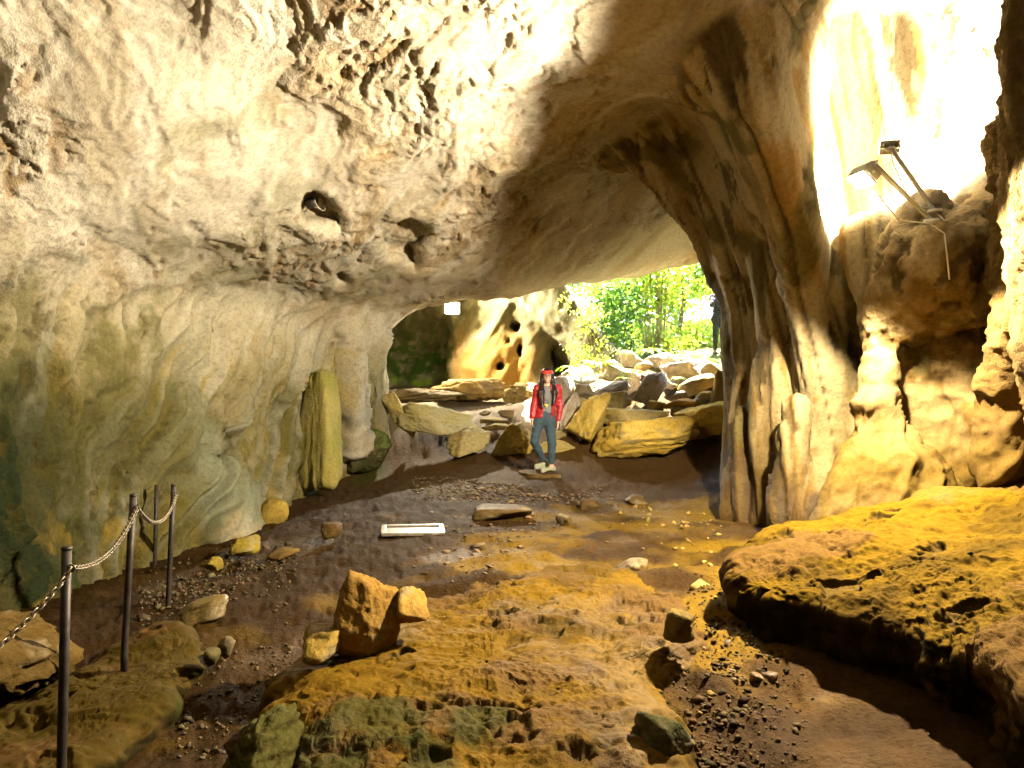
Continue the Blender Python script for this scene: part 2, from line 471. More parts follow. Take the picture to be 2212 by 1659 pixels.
def field_parts(X, Y, Z):
    X = X.astype(F32); Y = Y.astype(F32); Z = Z.astype(F32)
    w = fbm(X * 0.9, Y * 0.9, Z * 0.9, 2, seed=3)
    ceil = tab(CEIL, X, Y) - Z
    lw = X - tab(LWALL, Y, Z)
    rw = tab(RWALL, Y, Z) - X
    back = (19.2 - 0.62 * (X - 0.2)) - Y
    hall = smin(smin(smin(ceil, lw, 0.7), rw, 0.4), np.minimum(back, Y + 5.5), 0.5)
    rear = -ell(X, Y, Z, (-2.3, 18.9, 0.2), (4.3, 3.6, 2.25))
    # open air beyond the mouth, its left jamb leaning over
    xe = 2.72 - 0.75 * (Z - 0.55)
    air = np.minimum(np.minimum(X - xe - 0.1 * (Y - 17.5), Y - 15.9 - 0.15 * np.maximum(Z - 2.5, 0)), 12 + 0.5 * Z - X)
    void = smax(smax(hall, rear, 0.5), air, 0.35)
    k = np.nonzero(Y > 18.0)[0]
    if len(k):
        void[k] = smin(void[k], cones(REARBITS, X[k], Y[k], Z[k], 0.25), 0.35)
    for c, r in NICHES:
        void = smax(void, -ell(X, Y, Z, c, r), 0.07)
    void = void + 0.10 * w
    pil, rib, alc, wb = [np.full(X.shape, 6.0, F32) for _ in range(4)]
    k = np.nonzero((X > 0.2) & (Y > 4.2) & (Y < 12.2))[0]
    if len(k):
        xs, ys, zs, ws = X[k], Y[k], Z[k], w[k]
        pil[k] = cones(PILLAR, xs, ys, zs, 0.5) + 0.06 * ws
        rib[k] = cones(RIBS, xs, ys, zs, 0.12) + 0.04 * ws
        alc[k] = cones(ALCOVE, xs, ys, zs, 0.12) + 0.05 * ws
    k = np.nonzero((X < -0.4) & (Y > 7.0) & (Y < 15.5))[0]
    if len(k):
        wb[k] = cones(WALLBITS, X[k], Y[k], Z[k], 0.06)
    return void, pil, rib, alc, wb, ceil, lw, rw, rear, back

def field(X, Y, Z):
    void, pil, rib, alc, wb = field_parts(X, Y, Z)[:5]
    f = smin(void, pil, 0.9)
    f = smin(f, rib, 0.16)
    f = smin(f, alc, 0.16)
    f = smin(f, wb, 0.3)
    return f

def sphere_map(az, el, lr):
    r = np.exp(lr)
    return (r * np.sin(az) * np.cos(el)).astype(F32), (r * np.cos(az) * np.cos(el)).astype(F32), (r * np.sin(el)).astype(F32)

DEG = math.pi / 180
_d = 0.17
g_az = np.concatenate([np.linspace(-186, -37.5, 56)[:-1], np.arange(-37.5, 37.5, _d), np.linspace(37.5, 186, 56)]) * DEG
g_el = np.concatenate([np.linspace(-70, -20, 20)[:-1], np.arange(-20, 29.5, _d), np.linspace(29.5, 89.8, 26)]) * DEG
g_r = np.arange(math.log(0.8), math.log(25.0), 0.0115)
cv, cq = surface_nets(field, g_az, g_el, g_r, sphere_map)
cv = cv.astype(F32)
print('cave cells', len(cv), len(cq))

nn = vnormals(cv, cq)
pick = slice(0, None, 200)
if field(*(cv[pick] + 0.04 * nn[pick]).T).mean() < field(*(cv[pick] - 0.04 * nn[pick]).T).mean():
    cq = cq[:, ::-1]
cn = vnormals(cv, cq)
x, y, z = cv[:, 0], cv[:, 1], cv[:, 2]
parts = field_parts(x, y, z)
void, pil, rib, alc, wb, ceil, lw, rw, rear, back = parts
solid = np.minimum(np.minimum(pil, rib), alc)
# soft region weights
w_pil = sst(0.25, 0.0, np.minimum(pil, rib) - np.minimum(void, 0.4)) * (x > 0.5)
w_alc = sst(0.35, 0.0, np.minimum(alc, rw) - 0.05) * (1 - w_pil) * (x > 2.2) * (y < 11)
w_up = sst(0.10, 0.85, -cn[:, 2]) * (1 - w_pil) * (1 - w_alc)
w_left = sst(0.5, 0.1, lw) * sst(16.2, 15.2, y) * (1 - w_up)
w_back = sst(15.2, 16.2, y)
near_lv = sst(13, 6, y)
# relief and colour of the rock, region by region ------------------------------------------
def mixc(c, col, w):
    return c + (np.array(col, F32) - c) * np.clip(w, 0, 1)[:, None]
nv = len(cv)
w1 = fbm(x * 1.3, y * 1.3, z * 1.3, 2, seed=11); w2 = fbm(x * 1.3 + 9, y * 1.3, z * 1.3, 2, seed=12)
WX, WY = x + 0.25 * w1, y + 0.25 * w2
hi = fbm(WX * 3, WY * 3, z * 3, 3, 0.6, seed=82)
w_vault = w_up * (1 - w_back)
w_rest = np.clip(1 - w_pil - w_alc - w_up - w_left - w_back, 0, 1)
tot = w_pil + w_alc + w_vault + w_left + w_back + w_rest
disp = np.zeros(nv, F32); colr = np.zeros((nv, 3), F32); rgh = np.zeros(nv, F32)

def region(w, fn):
    k = np.nonzero(w > 0.002)[0]
    d, c, g = fn(k)
    a = (w[k] / np.maximum(tot[k], 1e-3)).astype(F32)
    disp[k] += d * a; colr[k] += c * a[:, None]; rgh[k] += g * a

def thin(n, w):                       # narrow crack where a noise changes sign
    return np.clip(1 - np.abs(n) / w, 0, 1)

def r_vault(k):
    X, Y, Z, h = WX[k], WY[k], z[k], hi[k]
    ca, sa = math.cos(0.45), math.sin(0.45)
    bu, bv = ca * X + sa * Y, -sa * X + ca * Y
    near = sst(0.8, -2.2, X) * sst(9.5, 5.5, Y)
    lo = fbm(X * 0.55, Y * 0.55, Z * 0.5, 3, seed=21)
    rp = sst(0.05, 0.5, lo + 0.62 * near - 0.05)
    f0 = fbm(X * 6, Y * 6, Z * 6, 3, 0.6, seed=30)
    bedding = fbm(bu * 2.4 + 0.2 * f0, bv * 0.9, Z * 2, 4, 0.55, True, seed=31)
    flake = fbm(bu * 5.0 + 0.5 * f0, bv * 1.5, Z * 3, 5, 0.6, seed=32)
    pit = sst(0.25, 0.31, flake) * rp
    crack = thin(fbm(bu * 1.9 + 0.25 * f0, bv * 0.55, Z, 3, 0.5, seed=36), 0.035) * sst(0.1, 0.5, rp)
    plate = fbm(bu * 3.0, bv * 1.2, Z * 2, 3, 0.5, seed=34)
    d = 0.042 * bedding * (0.5 + 0.6 * rp) + 0.06 * lo - 0.028 * pit - 0.045 * crack + 0.028 * (sst(0.10, 0.15, plate) + sst(-0.2, -0.15, plate)) * (0.5 + 0.5 * rp)
    d += 0.022 * f0 * (0.55 + 0.7 * rp) + 0.010 * fbm(X * 17, Y * 14, Z * 17, 2, 0.6, True, seed=33) * rp
    c = np.tile(np.array((0.50, 0.445, 0.35), F32), (len(k), 1))
    c = mixc(c, (0.27, 0.22, 0.14), sst(0.6, 1.6, X + 0.3 * h) * sst(10.5, 8.5, Y))  # shadow wedge beside the pillar, painted in as lower rock colour
    c = mixc(c, (0.38, 0.34, 0.25), sst(-0.05, 0.35, lo + 0.35 * h))
    c = mixc(c, (0.42, 0.29, 0.15), 0.55 * sst(0.05, 0.40, fbm(bu * 1.1, bv * 0.45, Z, 4, seed=83)))
    strk = fbm(bu * 6 + f0, bv * 0.6, Z, 3, 0.55, seed=37)
    c = mixc(c, (0.40, 0.33, 0.22), 0.6 * sst(0.05, 0.3, strk)); c = mixc(c, (0.55, 0.50, 0.41), 0.6 * sst(0.05, 0.3, -strk))
    pk2 = sst(0.30, 0.36, fbm(bu * 11 + f0, bv * 5, Z * 8, 3, 0.55, seed=38)) * sst(-0.15, 0.2, lo + 0.3 * h + 0.2 * near)
    d = d - 0.018 * pk2 + 0.010 * strk
    c = mixc(c, (0.26, 0.16, 0.065), 0.75 * np.maximum(np.maximum(pit, crack), 0.8 * pk2))
    c = mixc(c, (0.20, 0.19, 0.09), 0.5 * sst(0.15, 0.45, fbm(X * 1.4, Y * 1.4, Z, 4, 0.6, seed=88)) * sst(-0.5, -3.0, X))
    return d, c, 0.25 + 0.75 * rp

def r_wall(k):
    X, Y, Z, h = x[k], WY[k], z[k], hi[k]
    flow = Y - 0.95 * Z * sst(6.5, 9.5, y[k]) * sst(15, 12.5, y[k]) + 0.25 * np.sin(Z * 1.3 + y[k] * 0.5) + 0.42 * fbm(X, y[k] * 0.9, Z * 0.9, 3, seed=40)
    curt = fbm(flow * 2.0, Z * 0.26, X * 0.5, 3, 0.5, True, seed=41)
    curt2 = fbm(flow * 6.5, Z * 0.6, X, 4, 0.55, seed=42)
    rg = sst(9.0, 6.5, y[k] + 1.2 * w1[k])
    lump = fbm(X * 4, y[k] * 4, Z * 3.0, 4, 0.6, True, seed=43)
    crk = thin(fbm(flow * 3.2, Z * 0.9, X, 4, 0.55, seed=45), 0.05) * sst(-0.1, 0.3, h + 0.3 * rg)
    scal = sst(0.22, 0.32, fbm(y[k] * 4.5, Z * 3.2, X * 3, 4, 0.6, seed=44)) * rg
    d = (0.13 + 0.12 * sst(8.5, 10, y[k])) * curt + 0.055 * curt2 + 0.10 * fbm(flow * 0.9, Z * 0.3, X, 2, seed=46) + 0.030 * lump * (0.4 + 1.1 * rg) - 0.055 * scal - 0.05 * crk
    streak = fbm(flow * 2.8, Z * 0.20, X * 0.4, 4, 0.55, seed=84)
    streak2 = fbm(flow * 5.0, Z * 0.75, X * 0.4, 5, 0.6, seed=85)
    c = np.tile(np.array((0.31, 0.255, 0.13), F32), (len(k), 1))
    c = mixc(c, (0.31, 0.29, 0.19), sst(0.0, 0.3, streak))
    c = mixc(c, (0.30, 0.22, 0.05), 0.8 * sst(0.08, 0.32, streak2))
    c = mixc(c, (0.13, 0.11, 0.035), 0.75 * sst(0.12, 0.38, -streak2 + 0.25 * h))
    c = mixc(c, (0.42, 0.38, 0.27), 0.7 * sst(0.24, 0.38, fbm(flow * 4.0, Z * 0.25, X, 3, seed=89)))
    c = mixc(c, (0.46, 0.40, 0.29), 0.75 * sst(0.0, 1.3, Z + 0.5 * h))
    mot = fbm(X * 9, y[k] * 9, Z * 7, 3, 0.6, seed=91)
    moss = sst(-0.12, 0.50, 0.45 * mot - 0.25 * curt2 + fbm(y[k] * 1.4, Z * 0.9, X, 4, 0.6, seed=86) + 0.60 * sst(0.8, -1.0, Z) + 0.40 * sst(8.5, 5.6, y[k]) - 0.30 * sst(8.8, 10, y[k]) - 0.22)
    c = mixc(c, (0.10, 0.092, 0.018), moss * 0.7)
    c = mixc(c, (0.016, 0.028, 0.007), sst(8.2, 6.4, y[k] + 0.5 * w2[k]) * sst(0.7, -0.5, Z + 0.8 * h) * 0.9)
    c = mixc(c, (0.30, 0.21, 0.04), 0.8 * sst(0.15, 0.4, h + 0.2 * streak) * sst(-0.9, -1.7, Z))
    c = mixc(c, (0.115, 0.09, 0.03), 0.65 * sst(0.05, -0.35, curt) * sst(-0.5, 0.3, h + 0.4))  # groove dirt, doubling as painted shade that the frontal lamp washes out
    c = mixc(c, (0.28, 0.29, 0.19), sst(0.75, 0.2, np.hypot(y[k] - 9.4, (Z + 1.35) * 0.6) + 0.2 * h) * 0.8)
    c = mixc(c, (0.09, 0.07, 0.02), 0.8 * np.maximum(scal, crk))
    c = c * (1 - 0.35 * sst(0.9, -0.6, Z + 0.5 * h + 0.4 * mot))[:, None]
    return d, c, 0.3 + 0.7 * rg

def r_pillar(k):
    X, Y, Z, h = x[k], y[k], z[k], hi[k]
    t = X + 0.14 * Z
    flu = fbm((t - 0.6 * Y) * 3.4, Z * 0.17, Y * 0.5, 3, 0.5, True, seed=51)
    flu2 = fbm((t - 0.6 * Y) * 11, Z * 0.55, Y * 1.0, 3, 0.6, seed=52)
    crk = thin(fbm((t - 0.6 * Y) * 2.6, Z * 0.16, Y * 0.4, 3, seed=55), 0.05)
    hol = sst(0.26, 0.34, fbm((t - 0.6 * Y) * 5, Z * 1.2, Y * 1.5, 4, seed=54))
    d = 0.075 * flu + 0.020 * flu2 + 0.010 * fbm(X * 7, Y * 7, Z * 2, 3, 0.6, True, seed=53) - 0.02 * hol - 0.035 * crk
    c = np.tile(np.array((0.21, 0.155, 0.075), F32), (len(k), 1))
    c = mixc(c, (0.34, 0.27, 0.15), sst(0.0, 0.35, flu))
    c = mixc(c, (0.25, 0.14, 0.03), 0.8 * sst(0.05, 0.35, flu2 + 0.3 * h))
    c = mixc(c, (0.085, 0.075, 0.022), 0.75 * sst(0.08, 0.34, fbm(X * 2.5, Y * 2, Z * 0.5, 3, seed=87)))
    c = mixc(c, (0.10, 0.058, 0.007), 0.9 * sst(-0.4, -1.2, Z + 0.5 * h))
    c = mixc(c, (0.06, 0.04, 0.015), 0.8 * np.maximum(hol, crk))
    c = c * (1 - np.array((0.42, 0.46, 0.55), F32) * sst(1.0, -0.3, Z + 0.4 * h)[:, None])  # brown damp stain, plus painted dimming where the lamp overlights the foot
    return d, c, np.full(len(k), 0.5)

def r_alcove(k):
    X, Y, Z, h = x[k], y[k], z[k], hi[k]
    up = sst(-0.3, 0.6, Z)
    rug = fbm(X * 9, Y * 9, Z * 6, 4, 0.65, True, seed=62)
    pock = sst(0.18, 0.30, fbm(X * 5.5, Y * 5.5, Z * 4, 4, 0.6, seed=63)) * up
    slan = fbm((X - 0.5 * Z) * 4, Y * 4, Z * 0.7, 3, 0.5, True, seed=64)
    d = 0.05 * fbm(X * 3, Y * 3, Z * 2, 3, 0.55, True, seed=61) + 0.018 * rug * up - 0.03 * pock + 0.07 * slan * (1 - 0.5 * up) + 0.012 * rug
    c = np.tile(np.array((0.30, 0.215, 0.095), F32), (len(k), 1))
    c = mixc(c, (0.18, 0.11, 0.03), sst(0.0, 0.35, h))
    c = mixc(c, (0.09, 0.075, 0.022), 0.75 * sst(0.1, 0.35, fbm(X * 2.2, Y * 2.2, Z * 1.2, 4, 0.6, seed=66)))
    c = mixc(c, (0.11, 0.068, 0.02), 0.9 * sst(6.25, 5.75, Y) * sst(-0.6, 0.3, h + 0.5))
    c = mixc(c, (0.50, 0.44, 0.33), 0.85 * sst(0.8, 1.8, Z) * sst(6.0, 6.8, Y))  # paler wall colour painted in to carry the lamp's glare
    c = mixc(c, (0.07, 0.045, 0.015), 0.75 * pock)
    c = c * (1 - np.array((0.38, 0.42, 0.5), F32) * sst(0.9, -0.3, Z + 0.4 * h)[:, None])  # low rock stained brown, its colour also dimmed against lamp overexposure
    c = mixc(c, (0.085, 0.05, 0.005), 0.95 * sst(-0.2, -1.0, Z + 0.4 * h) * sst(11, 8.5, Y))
    return d, c, 0.2 + 0.8 * up

def r_back(k):
    X, Y, Z, h = x[k], y[k], z[k], hi[k]
    grn = sst(-1.3, -2.0, X)
    d = 0.10 * fbm(X * 5, Y * 5, Z * 0.8, 3, 0.5, True, seed=73) * grn * sst(1.4, 0.4, Z) + 0.12 * fbm((X - 0.6 * Z) * 1.8, Y * 1.8, Z * 0.6, 4, 0.5, True, seed=71) + 0.04 * fbm(X * 5, Y * 5, Z * 3, 3, seed=72)
    sl = fbm((X - 0.6 * Z) * 4, Y * 2, Z * 0.5, 4, 0.55, seed=74)
    c = np.tile(np.array((0.115, 0.105, 0.055), F32), (len(k), 1))
    c = mixc(c, (0.20, 0.18, 0.11), sst(-0.05, 0.3, sl))
    c = mixc(c, (0.34, 0.20, 0.055), sst(1.0, 0.2, X + 0.3 * h) * (1 - grn) * sst(1.9, 0.6, Z + 0.5 * sl))
    m9 = fbm(X * 4, Y * 4, Z * 5, 4, 0.65, seed=75)
    c = mixc(c, (0.04, 0.075, 0.014), grn * sst(2.2, 1.0, Z) * sst(-0.25, 0.15, m9))
    c = mixc(c, (0.15, 0.24, 0.02), grn * sst(0.4, 0.0, Z) * sst(-0.05, 0.2, h + 0.5 * m9))
    return d, c, np.full(len(k), 0.4)

def r_rest(k):
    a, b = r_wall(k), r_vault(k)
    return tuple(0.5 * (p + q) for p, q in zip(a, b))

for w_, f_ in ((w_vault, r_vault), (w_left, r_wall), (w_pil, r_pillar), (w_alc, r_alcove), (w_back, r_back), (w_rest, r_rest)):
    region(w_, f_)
disp *= sst(0.5, 3.0, np.linalg.norm(cv, axis=1))
cv = cv + cn * disp[:, None]
wet = 0.05 + 0.30 * sst(-0.6, -1.4, z) * sst(1.5, 3, x)

# split into the pieces of the setting
fc = cq[:, 0]
reg = np.zeros(len(cv), int)                      # 0 vault
reg[(w_left > 0.5) | ((lw < ceil) & (y < 15.6) & (x < -1.5))] = 1
reg[(w_pil > 0.5)] = 2
reg[(w_alc > 0.5) & (w_pil <= 0.5)] = 3
reg[(y > 16.0) & (w_pil <= 0.5)] = 4
fr = reg[cq].max(axis=1)
cn2 = vnormals(cv, cq)
keep_faces = z[cq].max(axis=1) > -2.9
for i, nm in enumerate(('cave_ceiling', 'cave_wall_left', 'rock_pillar', 'cave_wall_right', 'cave_wall_back')):
    q = cq[(fr == i) & keep_faces]
    used, inv = np.unique(q.ravel(), return_inverse=True)
    ob = link_mesh(nm, cv[used], inv.reshape(-1, 4), M_ROCK)
    ob.data.normals_split_custom_set_from_vertices(cn2[used].tolist())
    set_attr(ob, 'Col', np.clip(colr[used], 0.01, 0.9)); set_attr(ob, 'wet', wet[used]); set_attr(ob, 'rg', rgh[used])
    tag(ob, kind='structure')

# ------------------------------------------------------------------ ground
def G(px, py, d):
    p = P(px, py, d); return (p[0], p[1], p[2])

GROUND = rbf_table([
    (0, -4, -1.7), (4, -4, -1.6), (-4, -4, -1.9), (0, 0, -1.72), (0, 2.5, -1.74), (1.3, 3, -1.76), (1.5, 4.5, -1.72), (-1.9, 3.3, -1.92), (-1.9, 4.7, -1.88),
    (-2.95, 6.3, -1.88), (-3.9, 8.0, -2.05), (-4.2, 6, -1.92), (-3.9, 9.0, -1.96), G(740, 1030, 13.4), (-1.14, 8.34, -1.70), (0, 6, -1.72), (1.6, 7, -1.66), (3.2, 9, -1.62),
    (0.5, 11.6, -1.58), (-1.5, 11.5, -1.66), (2.5, 11, -1.56), G(1010, 978, 14), G(900, 1000, 13.8), G(1390, 990, 13.1), G(1530, 960, 13.2),
    (-0.6, 15.4, -0.72), (0.2, 15.0, -0.72), (-1.8, 15.4, -0.75), (0, 17, -0.45), (0, 19, -0.30), (-2.5, 18, -0.30), (-2.5, 22, -0.1),
    (2.6, 14.6, -0.55), (2.7, 15.4, -0.1), (3.2, 17, 0.50), (4.5, 17.5, 0.62), (4.6, 20, 0.95), (8, 20, 1.2), (6, 28, 1.7), (2, 28, 1.8), (14, 28, 2.2), (1.3, 15.3, -0.1), (4.2, 14, -0.75), (5.4, 14, -0.5),
    (3.5, 5, -1.4), (5, 7, -1.2),
], -12, 40, -6, 60, 0.1)

def ground_z(X, Y):
    X = np.asarray(X, F32); Y = np.asarray(Y, F32)
    return tab(GROUND, X, Y) + 0.13 * np.exp(-((X - 0.58) / 0.45) ** 2 - ((Y - 11.85) / 0.5) ** 2)

def ground_fine(X, Y):
    X = np.asarray(X, F32); Y = np.asarray(Y, F32); o = np.zeros_like(X)
    b = ground_z(X, Y)
    b = b + 0.05 * fbm(X * 0.8, Y * 0.8, o, 3, seed=101) + 0.045 * fbm(X * 2.6, Y * 2.6, o, 5, 0.6, seed=102) - 0.02 * sst(0.2, 0.35, fbm(X * 5.5, Y * 4.5, o, 3, 0.55, seed=107))
    b = b + 0.012 * fbm(X * 12, Y * 12, o, 3, 0.6, True, seed=103)
    # bed steps that break out of the earth in mid floor
    m = sst(1.4, 0.3, np.hypot((X - 1.0) / 1.5, (Y - 6.3) / 1.6))
    st = fbm(X * 0.8, Y * 3.5, o, 3, seed=104)
    b = b + m * 0.05 * sst(-0.05, 0.05, st) + 0.03 * sst(0.12, 0.2, fbm(X * 1.1, Y * 1.6, o, 3, seed=105)) * sst(3, 5, Y) * sst(-2, 0, X) * sst(13, 11, Y)
    # broken ground between slab and ledge
    m2 = sst(1.0, 0.4, np.hypot((X - 1.15) / 0.7, (Y - 4.4) / 1.5))
    return b + m2 * 0.07 * np.maximum(fbm(X * 6, Y * 6, o, 3, 0.6, seed=106), -0.2)

gaz = np.concatenate([np.linspace(-180, -38, 40)[:-1], np.linspace(-38, 38, 470), np.linspace(38, 180, 40)[1:]]) * DEG
gr = np.exp(np.linspace(math.log(0.25), math.log(60), 430))
A, R = np.meshgrid(gaz, gr, indexing='ij')
gx, gy = (R * np.sin(A)).ravel(), (R * np.cos(A)).ravel()
gz = ground_fine(gx, gy)
na, nr = A.shape
ii, jj = np.meshgrid(np.arange(na - 1), np.arange(nr - 1), indexing='ij')
k = (ii * nr + jj).ravel()
gq = np.stack([k, k + nr, k + nr + 1, k + 1], 1)[:, ::-1]
gv = np.stack([gx, gy, gz], 1).astype(F32)
o0 = np.zeros_like(gx, dtype=F32)
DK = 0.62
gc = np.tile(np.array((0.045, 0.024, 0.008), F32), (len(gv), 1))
n1 = fbm(gx * 0.9, gy * 0.9, o0, 4, seed=111); n2 = fbm(gx * 4, gy * 4, o0, 4, 0.6, seed=112)
gc = mixc(gc, (0.085, 0.046, 0.014), sst(-0.1, 0.35, n1 + 0.3 * n2))
clayf = sst(-0.05, 0.40, 0.25 * n2 + fbm(gx * 0.9, gy * 1.5, o0, 4, seed=113) + 0.42 * sst(1.6, 0.5, np.hypot((gx - 1.1) / 1.7, (gy - 7.0) / 2.4)) - 0.12)
gc = mixc(gc, (0.19, 0.115, 0.012), clayf * sst(2.5, 4, gy) * sst(-3, -0.6, gx) * 0.9)
gc = mixc(gc, (0.085, 0.05, 0.024), sst(10.0, 11.6, gy) * 0.8)
gc = mixc(gc, (0.17, 0.13, 0.105), sst(14.4, 15.2, gy) * sst(2, 1, gx))
gc = mixc(gc, (0.10, 0.115, 0.04), sst(15.5, 17.5, gy) * sst(2.0, 3.0, gx))
gc = mixc(gc, (0.06, 0.07, 0.02), sst(0.5, 0.1, np.hypot(gx + 2.6, (gy - 13.4) * 0.5)) * 0.8)
gw = 0.1 + 0.25 * sst(0.1, 0.4, n1) * sst(12, 10, gy)
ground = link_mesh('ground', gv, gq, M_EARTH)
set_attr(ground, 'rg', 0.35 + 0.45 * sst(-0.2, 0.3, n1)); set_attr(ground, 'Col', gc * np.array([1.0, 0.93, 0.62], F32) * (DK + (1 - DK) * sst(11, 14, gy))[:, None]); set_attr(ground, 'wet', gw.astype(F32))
tag(ground, kind='structure')

# ------------------------------------------------------------------ lamps (two floodlights seen lit)
def point_light(name, loc, w, c, r):
    d = bpy.data.lights.new(name, 'POINT'); d.energy = w; d.color = c; d.shadow_soft_size = r
    o = bpy.data.objects.new(name, d); COL.objects.link(o); o.location = loc
    return o

# ------------------------------------------------------------------ boulders and slabs
import bmesh
_ICO = {}
def ico(level):
    if level not in _ICO:
        bm = bmesh.new(); bmesh.ops.create_icosphere(bm, subdivisions=level, radius=1.0)
        _ICO[level] = (np.array([v.co[:] for v in bm.verts]), np.array([[v.index for v in f.verts] for f in bm.faces])); bm.free()
    return _ICO[level]

GREY, PALE, OCHRE, BROWN, MOSS = (0.30, 0.26, 0.18), (0.47, 0.42, 0.31), (0.46, 0.33, 0.08), (0.16, 0.10, 0.045), (0.12, 0.15, 0.035)

def rock_shape(seed, level=4, planes=13, p=14, flat=1.0, noise=0.07):
    p, noise, level = p * 1.3, noise * 1.6, max(level, 4) if level > 3 else level
    r = np.random.default_rng(seed)
    v, f = ico(level)
    n = r.normal(size=(planes, 3)); n /= np.linalg.norm(n, axis=1, keepdims=True)
    n = np.concatenate([n, [[0, 0, 1], [0, 0, -1]]])
    h = np.concatenate([r.uniform(0.55, 1.0, planes), [0.8 * flat, 0.85]])
    dd = np.maximum(v @ n.T, 0) / h
    rad = (dd ** p).sum(1) ** (-1.0 / p)
    w = v * np.minimum(rad, 1.5)[:, None]
    s = seed * 1.7
    rad2 = 1 + noise * fbm(w[:, 0] * 2.2, w[:, 1] * 2.2, w[:, 2] * 2.2, 4, 0.55, True, seed=s) + noise * 0.6 * fbm(w[:, 0] * 8, w[:, 1] * 8, w[:, 2] * 11, 4, 0.65, True, seed=s + 1)
    # bedding grooves
    rad2 -= noise * 0.5 * sst(0.1, 0.35, fbm(w[:, 0] * 0.8, w[:, 1] * 0.8, w[:, 2] * 5.5, 3, seed=s + 2))
    return w * rad2[:, None], f

def rock_colour(v, nrm, seed, base, stain, amt, moss=0.0):
    base, stain = [np.array(q) * (0.88, 0.82, 0.62 if q[0] > q[2] * 1.6 else 0.85) for q in (base, stain)]
    c = np.tile(np.array(base, F32), (len(v), 1))
    a = fbm(v[:, 0] * 2.5, v[:, 1] * 2.5, v[:, 2] * 2.5, 4, 0.6, seed=seed * 0.9)
    c = mixc(c, stain, amt * sst(-0.35, 0.3, a + 0.25 * (amt - 0.5)))
    c = mixc(c, (0.24, 0.19, 0.11), 0.6 * sst(0.18, 0.45, fbm(v[:, 0] * 5, v[:, 1] * 5, v[:, 2] * 7, 4, 0.6, seed=seed + 3)))
    if moss:
        c = mixc(c, MOSS, moss * sst(0.0, 0.5, nrm[:, 2] + 0.8 * fbm(v[:, 0] * 4, v[:, 1] * 4, v[:, 2] * 4, 3, seed=seed + 5)))
    return c

def rot_y(v, a):
    c, s = math.cos(a), math.sin(a)
    return np.stack([c * v[:, 0] + s * v[:, 2], v[:, 1], -s * v[:, 0] + c * v[:, 2]], 1)
def rot_z(v, a):
    c, s = math.cos(a), math.sin(a)
    return np.stack([c * v[:, 0] - s * v[:, 1], s * v[:, 0] + c * v[:, 1], v[:, 2]], 1)

def boulder(label, box, d, deep, roll=0.0, seed=1, level=4, planes=13, p=14, base=GREY, stain=OCHRE, amt=0.4, moss=0.0, name='boulder', group=None, cat='boulder', flat=1.0, wet=0.05, noise=0.07, sink=0.0, asp=None, cut=None, flare=0.0):
    """a rock of the size and place it has in the cave: box = extent seen at depth d, deep = half depth in metres"""
    v, f = rock_shape(seed, level, planes, p, flat, noise)
    x0, y0, x1, y1 = box
    a = P(x0, y1, d); b = P(x1, y0, d)
    a[2] -= sink
    hx, hz = (b[0] - a[0]) / 2, (b[2] - a[2]) / 2
    if asp is None: asp = hx / hz
    v = v * np.array([asp, deep / hz, 1.0])
    if flare: v[:, :2] *= (1 + flare * np.clip(0.5 - v[:, 2:3], 0, 1.5))
    if cut is not None: v[:, 2] = np.minimum(v[:, 2], cut + 0.12 * (v[:, 2] - cut))
    v = rot_y(v, math.radians(roll))
    lo, hi = v.min(0), v.max(0)
    v = (v - (lo + hi) / 2) / ((hi - lo) / 2) * np.array([hx, deep, hz])
    cen = (a + b) / 2
    n = vnormals(v, f)
    wv = v + cen
    ob = link_mesh(name, v, f, M_BOULDER)
    ob.location = cen
    set_attr(ob, 'Col', rock_colour(wv, n, seed, base, stain, amt, moss)); set_attr(ob, 'wet', np.full(len(v), wet)); set_attr(ob, 'rg', np.full(len(v), 0.6))
    tag(ob, label, cat, group)
    return ob

def ray_plane(px, py, pl):
    dx, dz = (px - 1106) / FPX, (829.5 - py) / FPX
    d = pl[0] / (dz - pl[1] * dx - pl[2])
    return dx * d, d

def closed_spline(pts, n):
    pts = np.array(pts, float); m = len(pts)
    t = np.linspace(0, m, n, endpoint=False); i = t.astype(int); u = (t - i)[:, None]
    p0, p1, p2, p3 = pts[(i - 1) % m], pts[i % m], pts[(i + 1) % m], pts[(i + 2) % m]
    return 0.5 * (2 * p1 + (p2 - p0) * u + (2 * p0 - 5 * p1 + 4 * p2 - p3) * u * u + (3 * p1 - p0 - 3 * p2 + p3) * u ** 3)

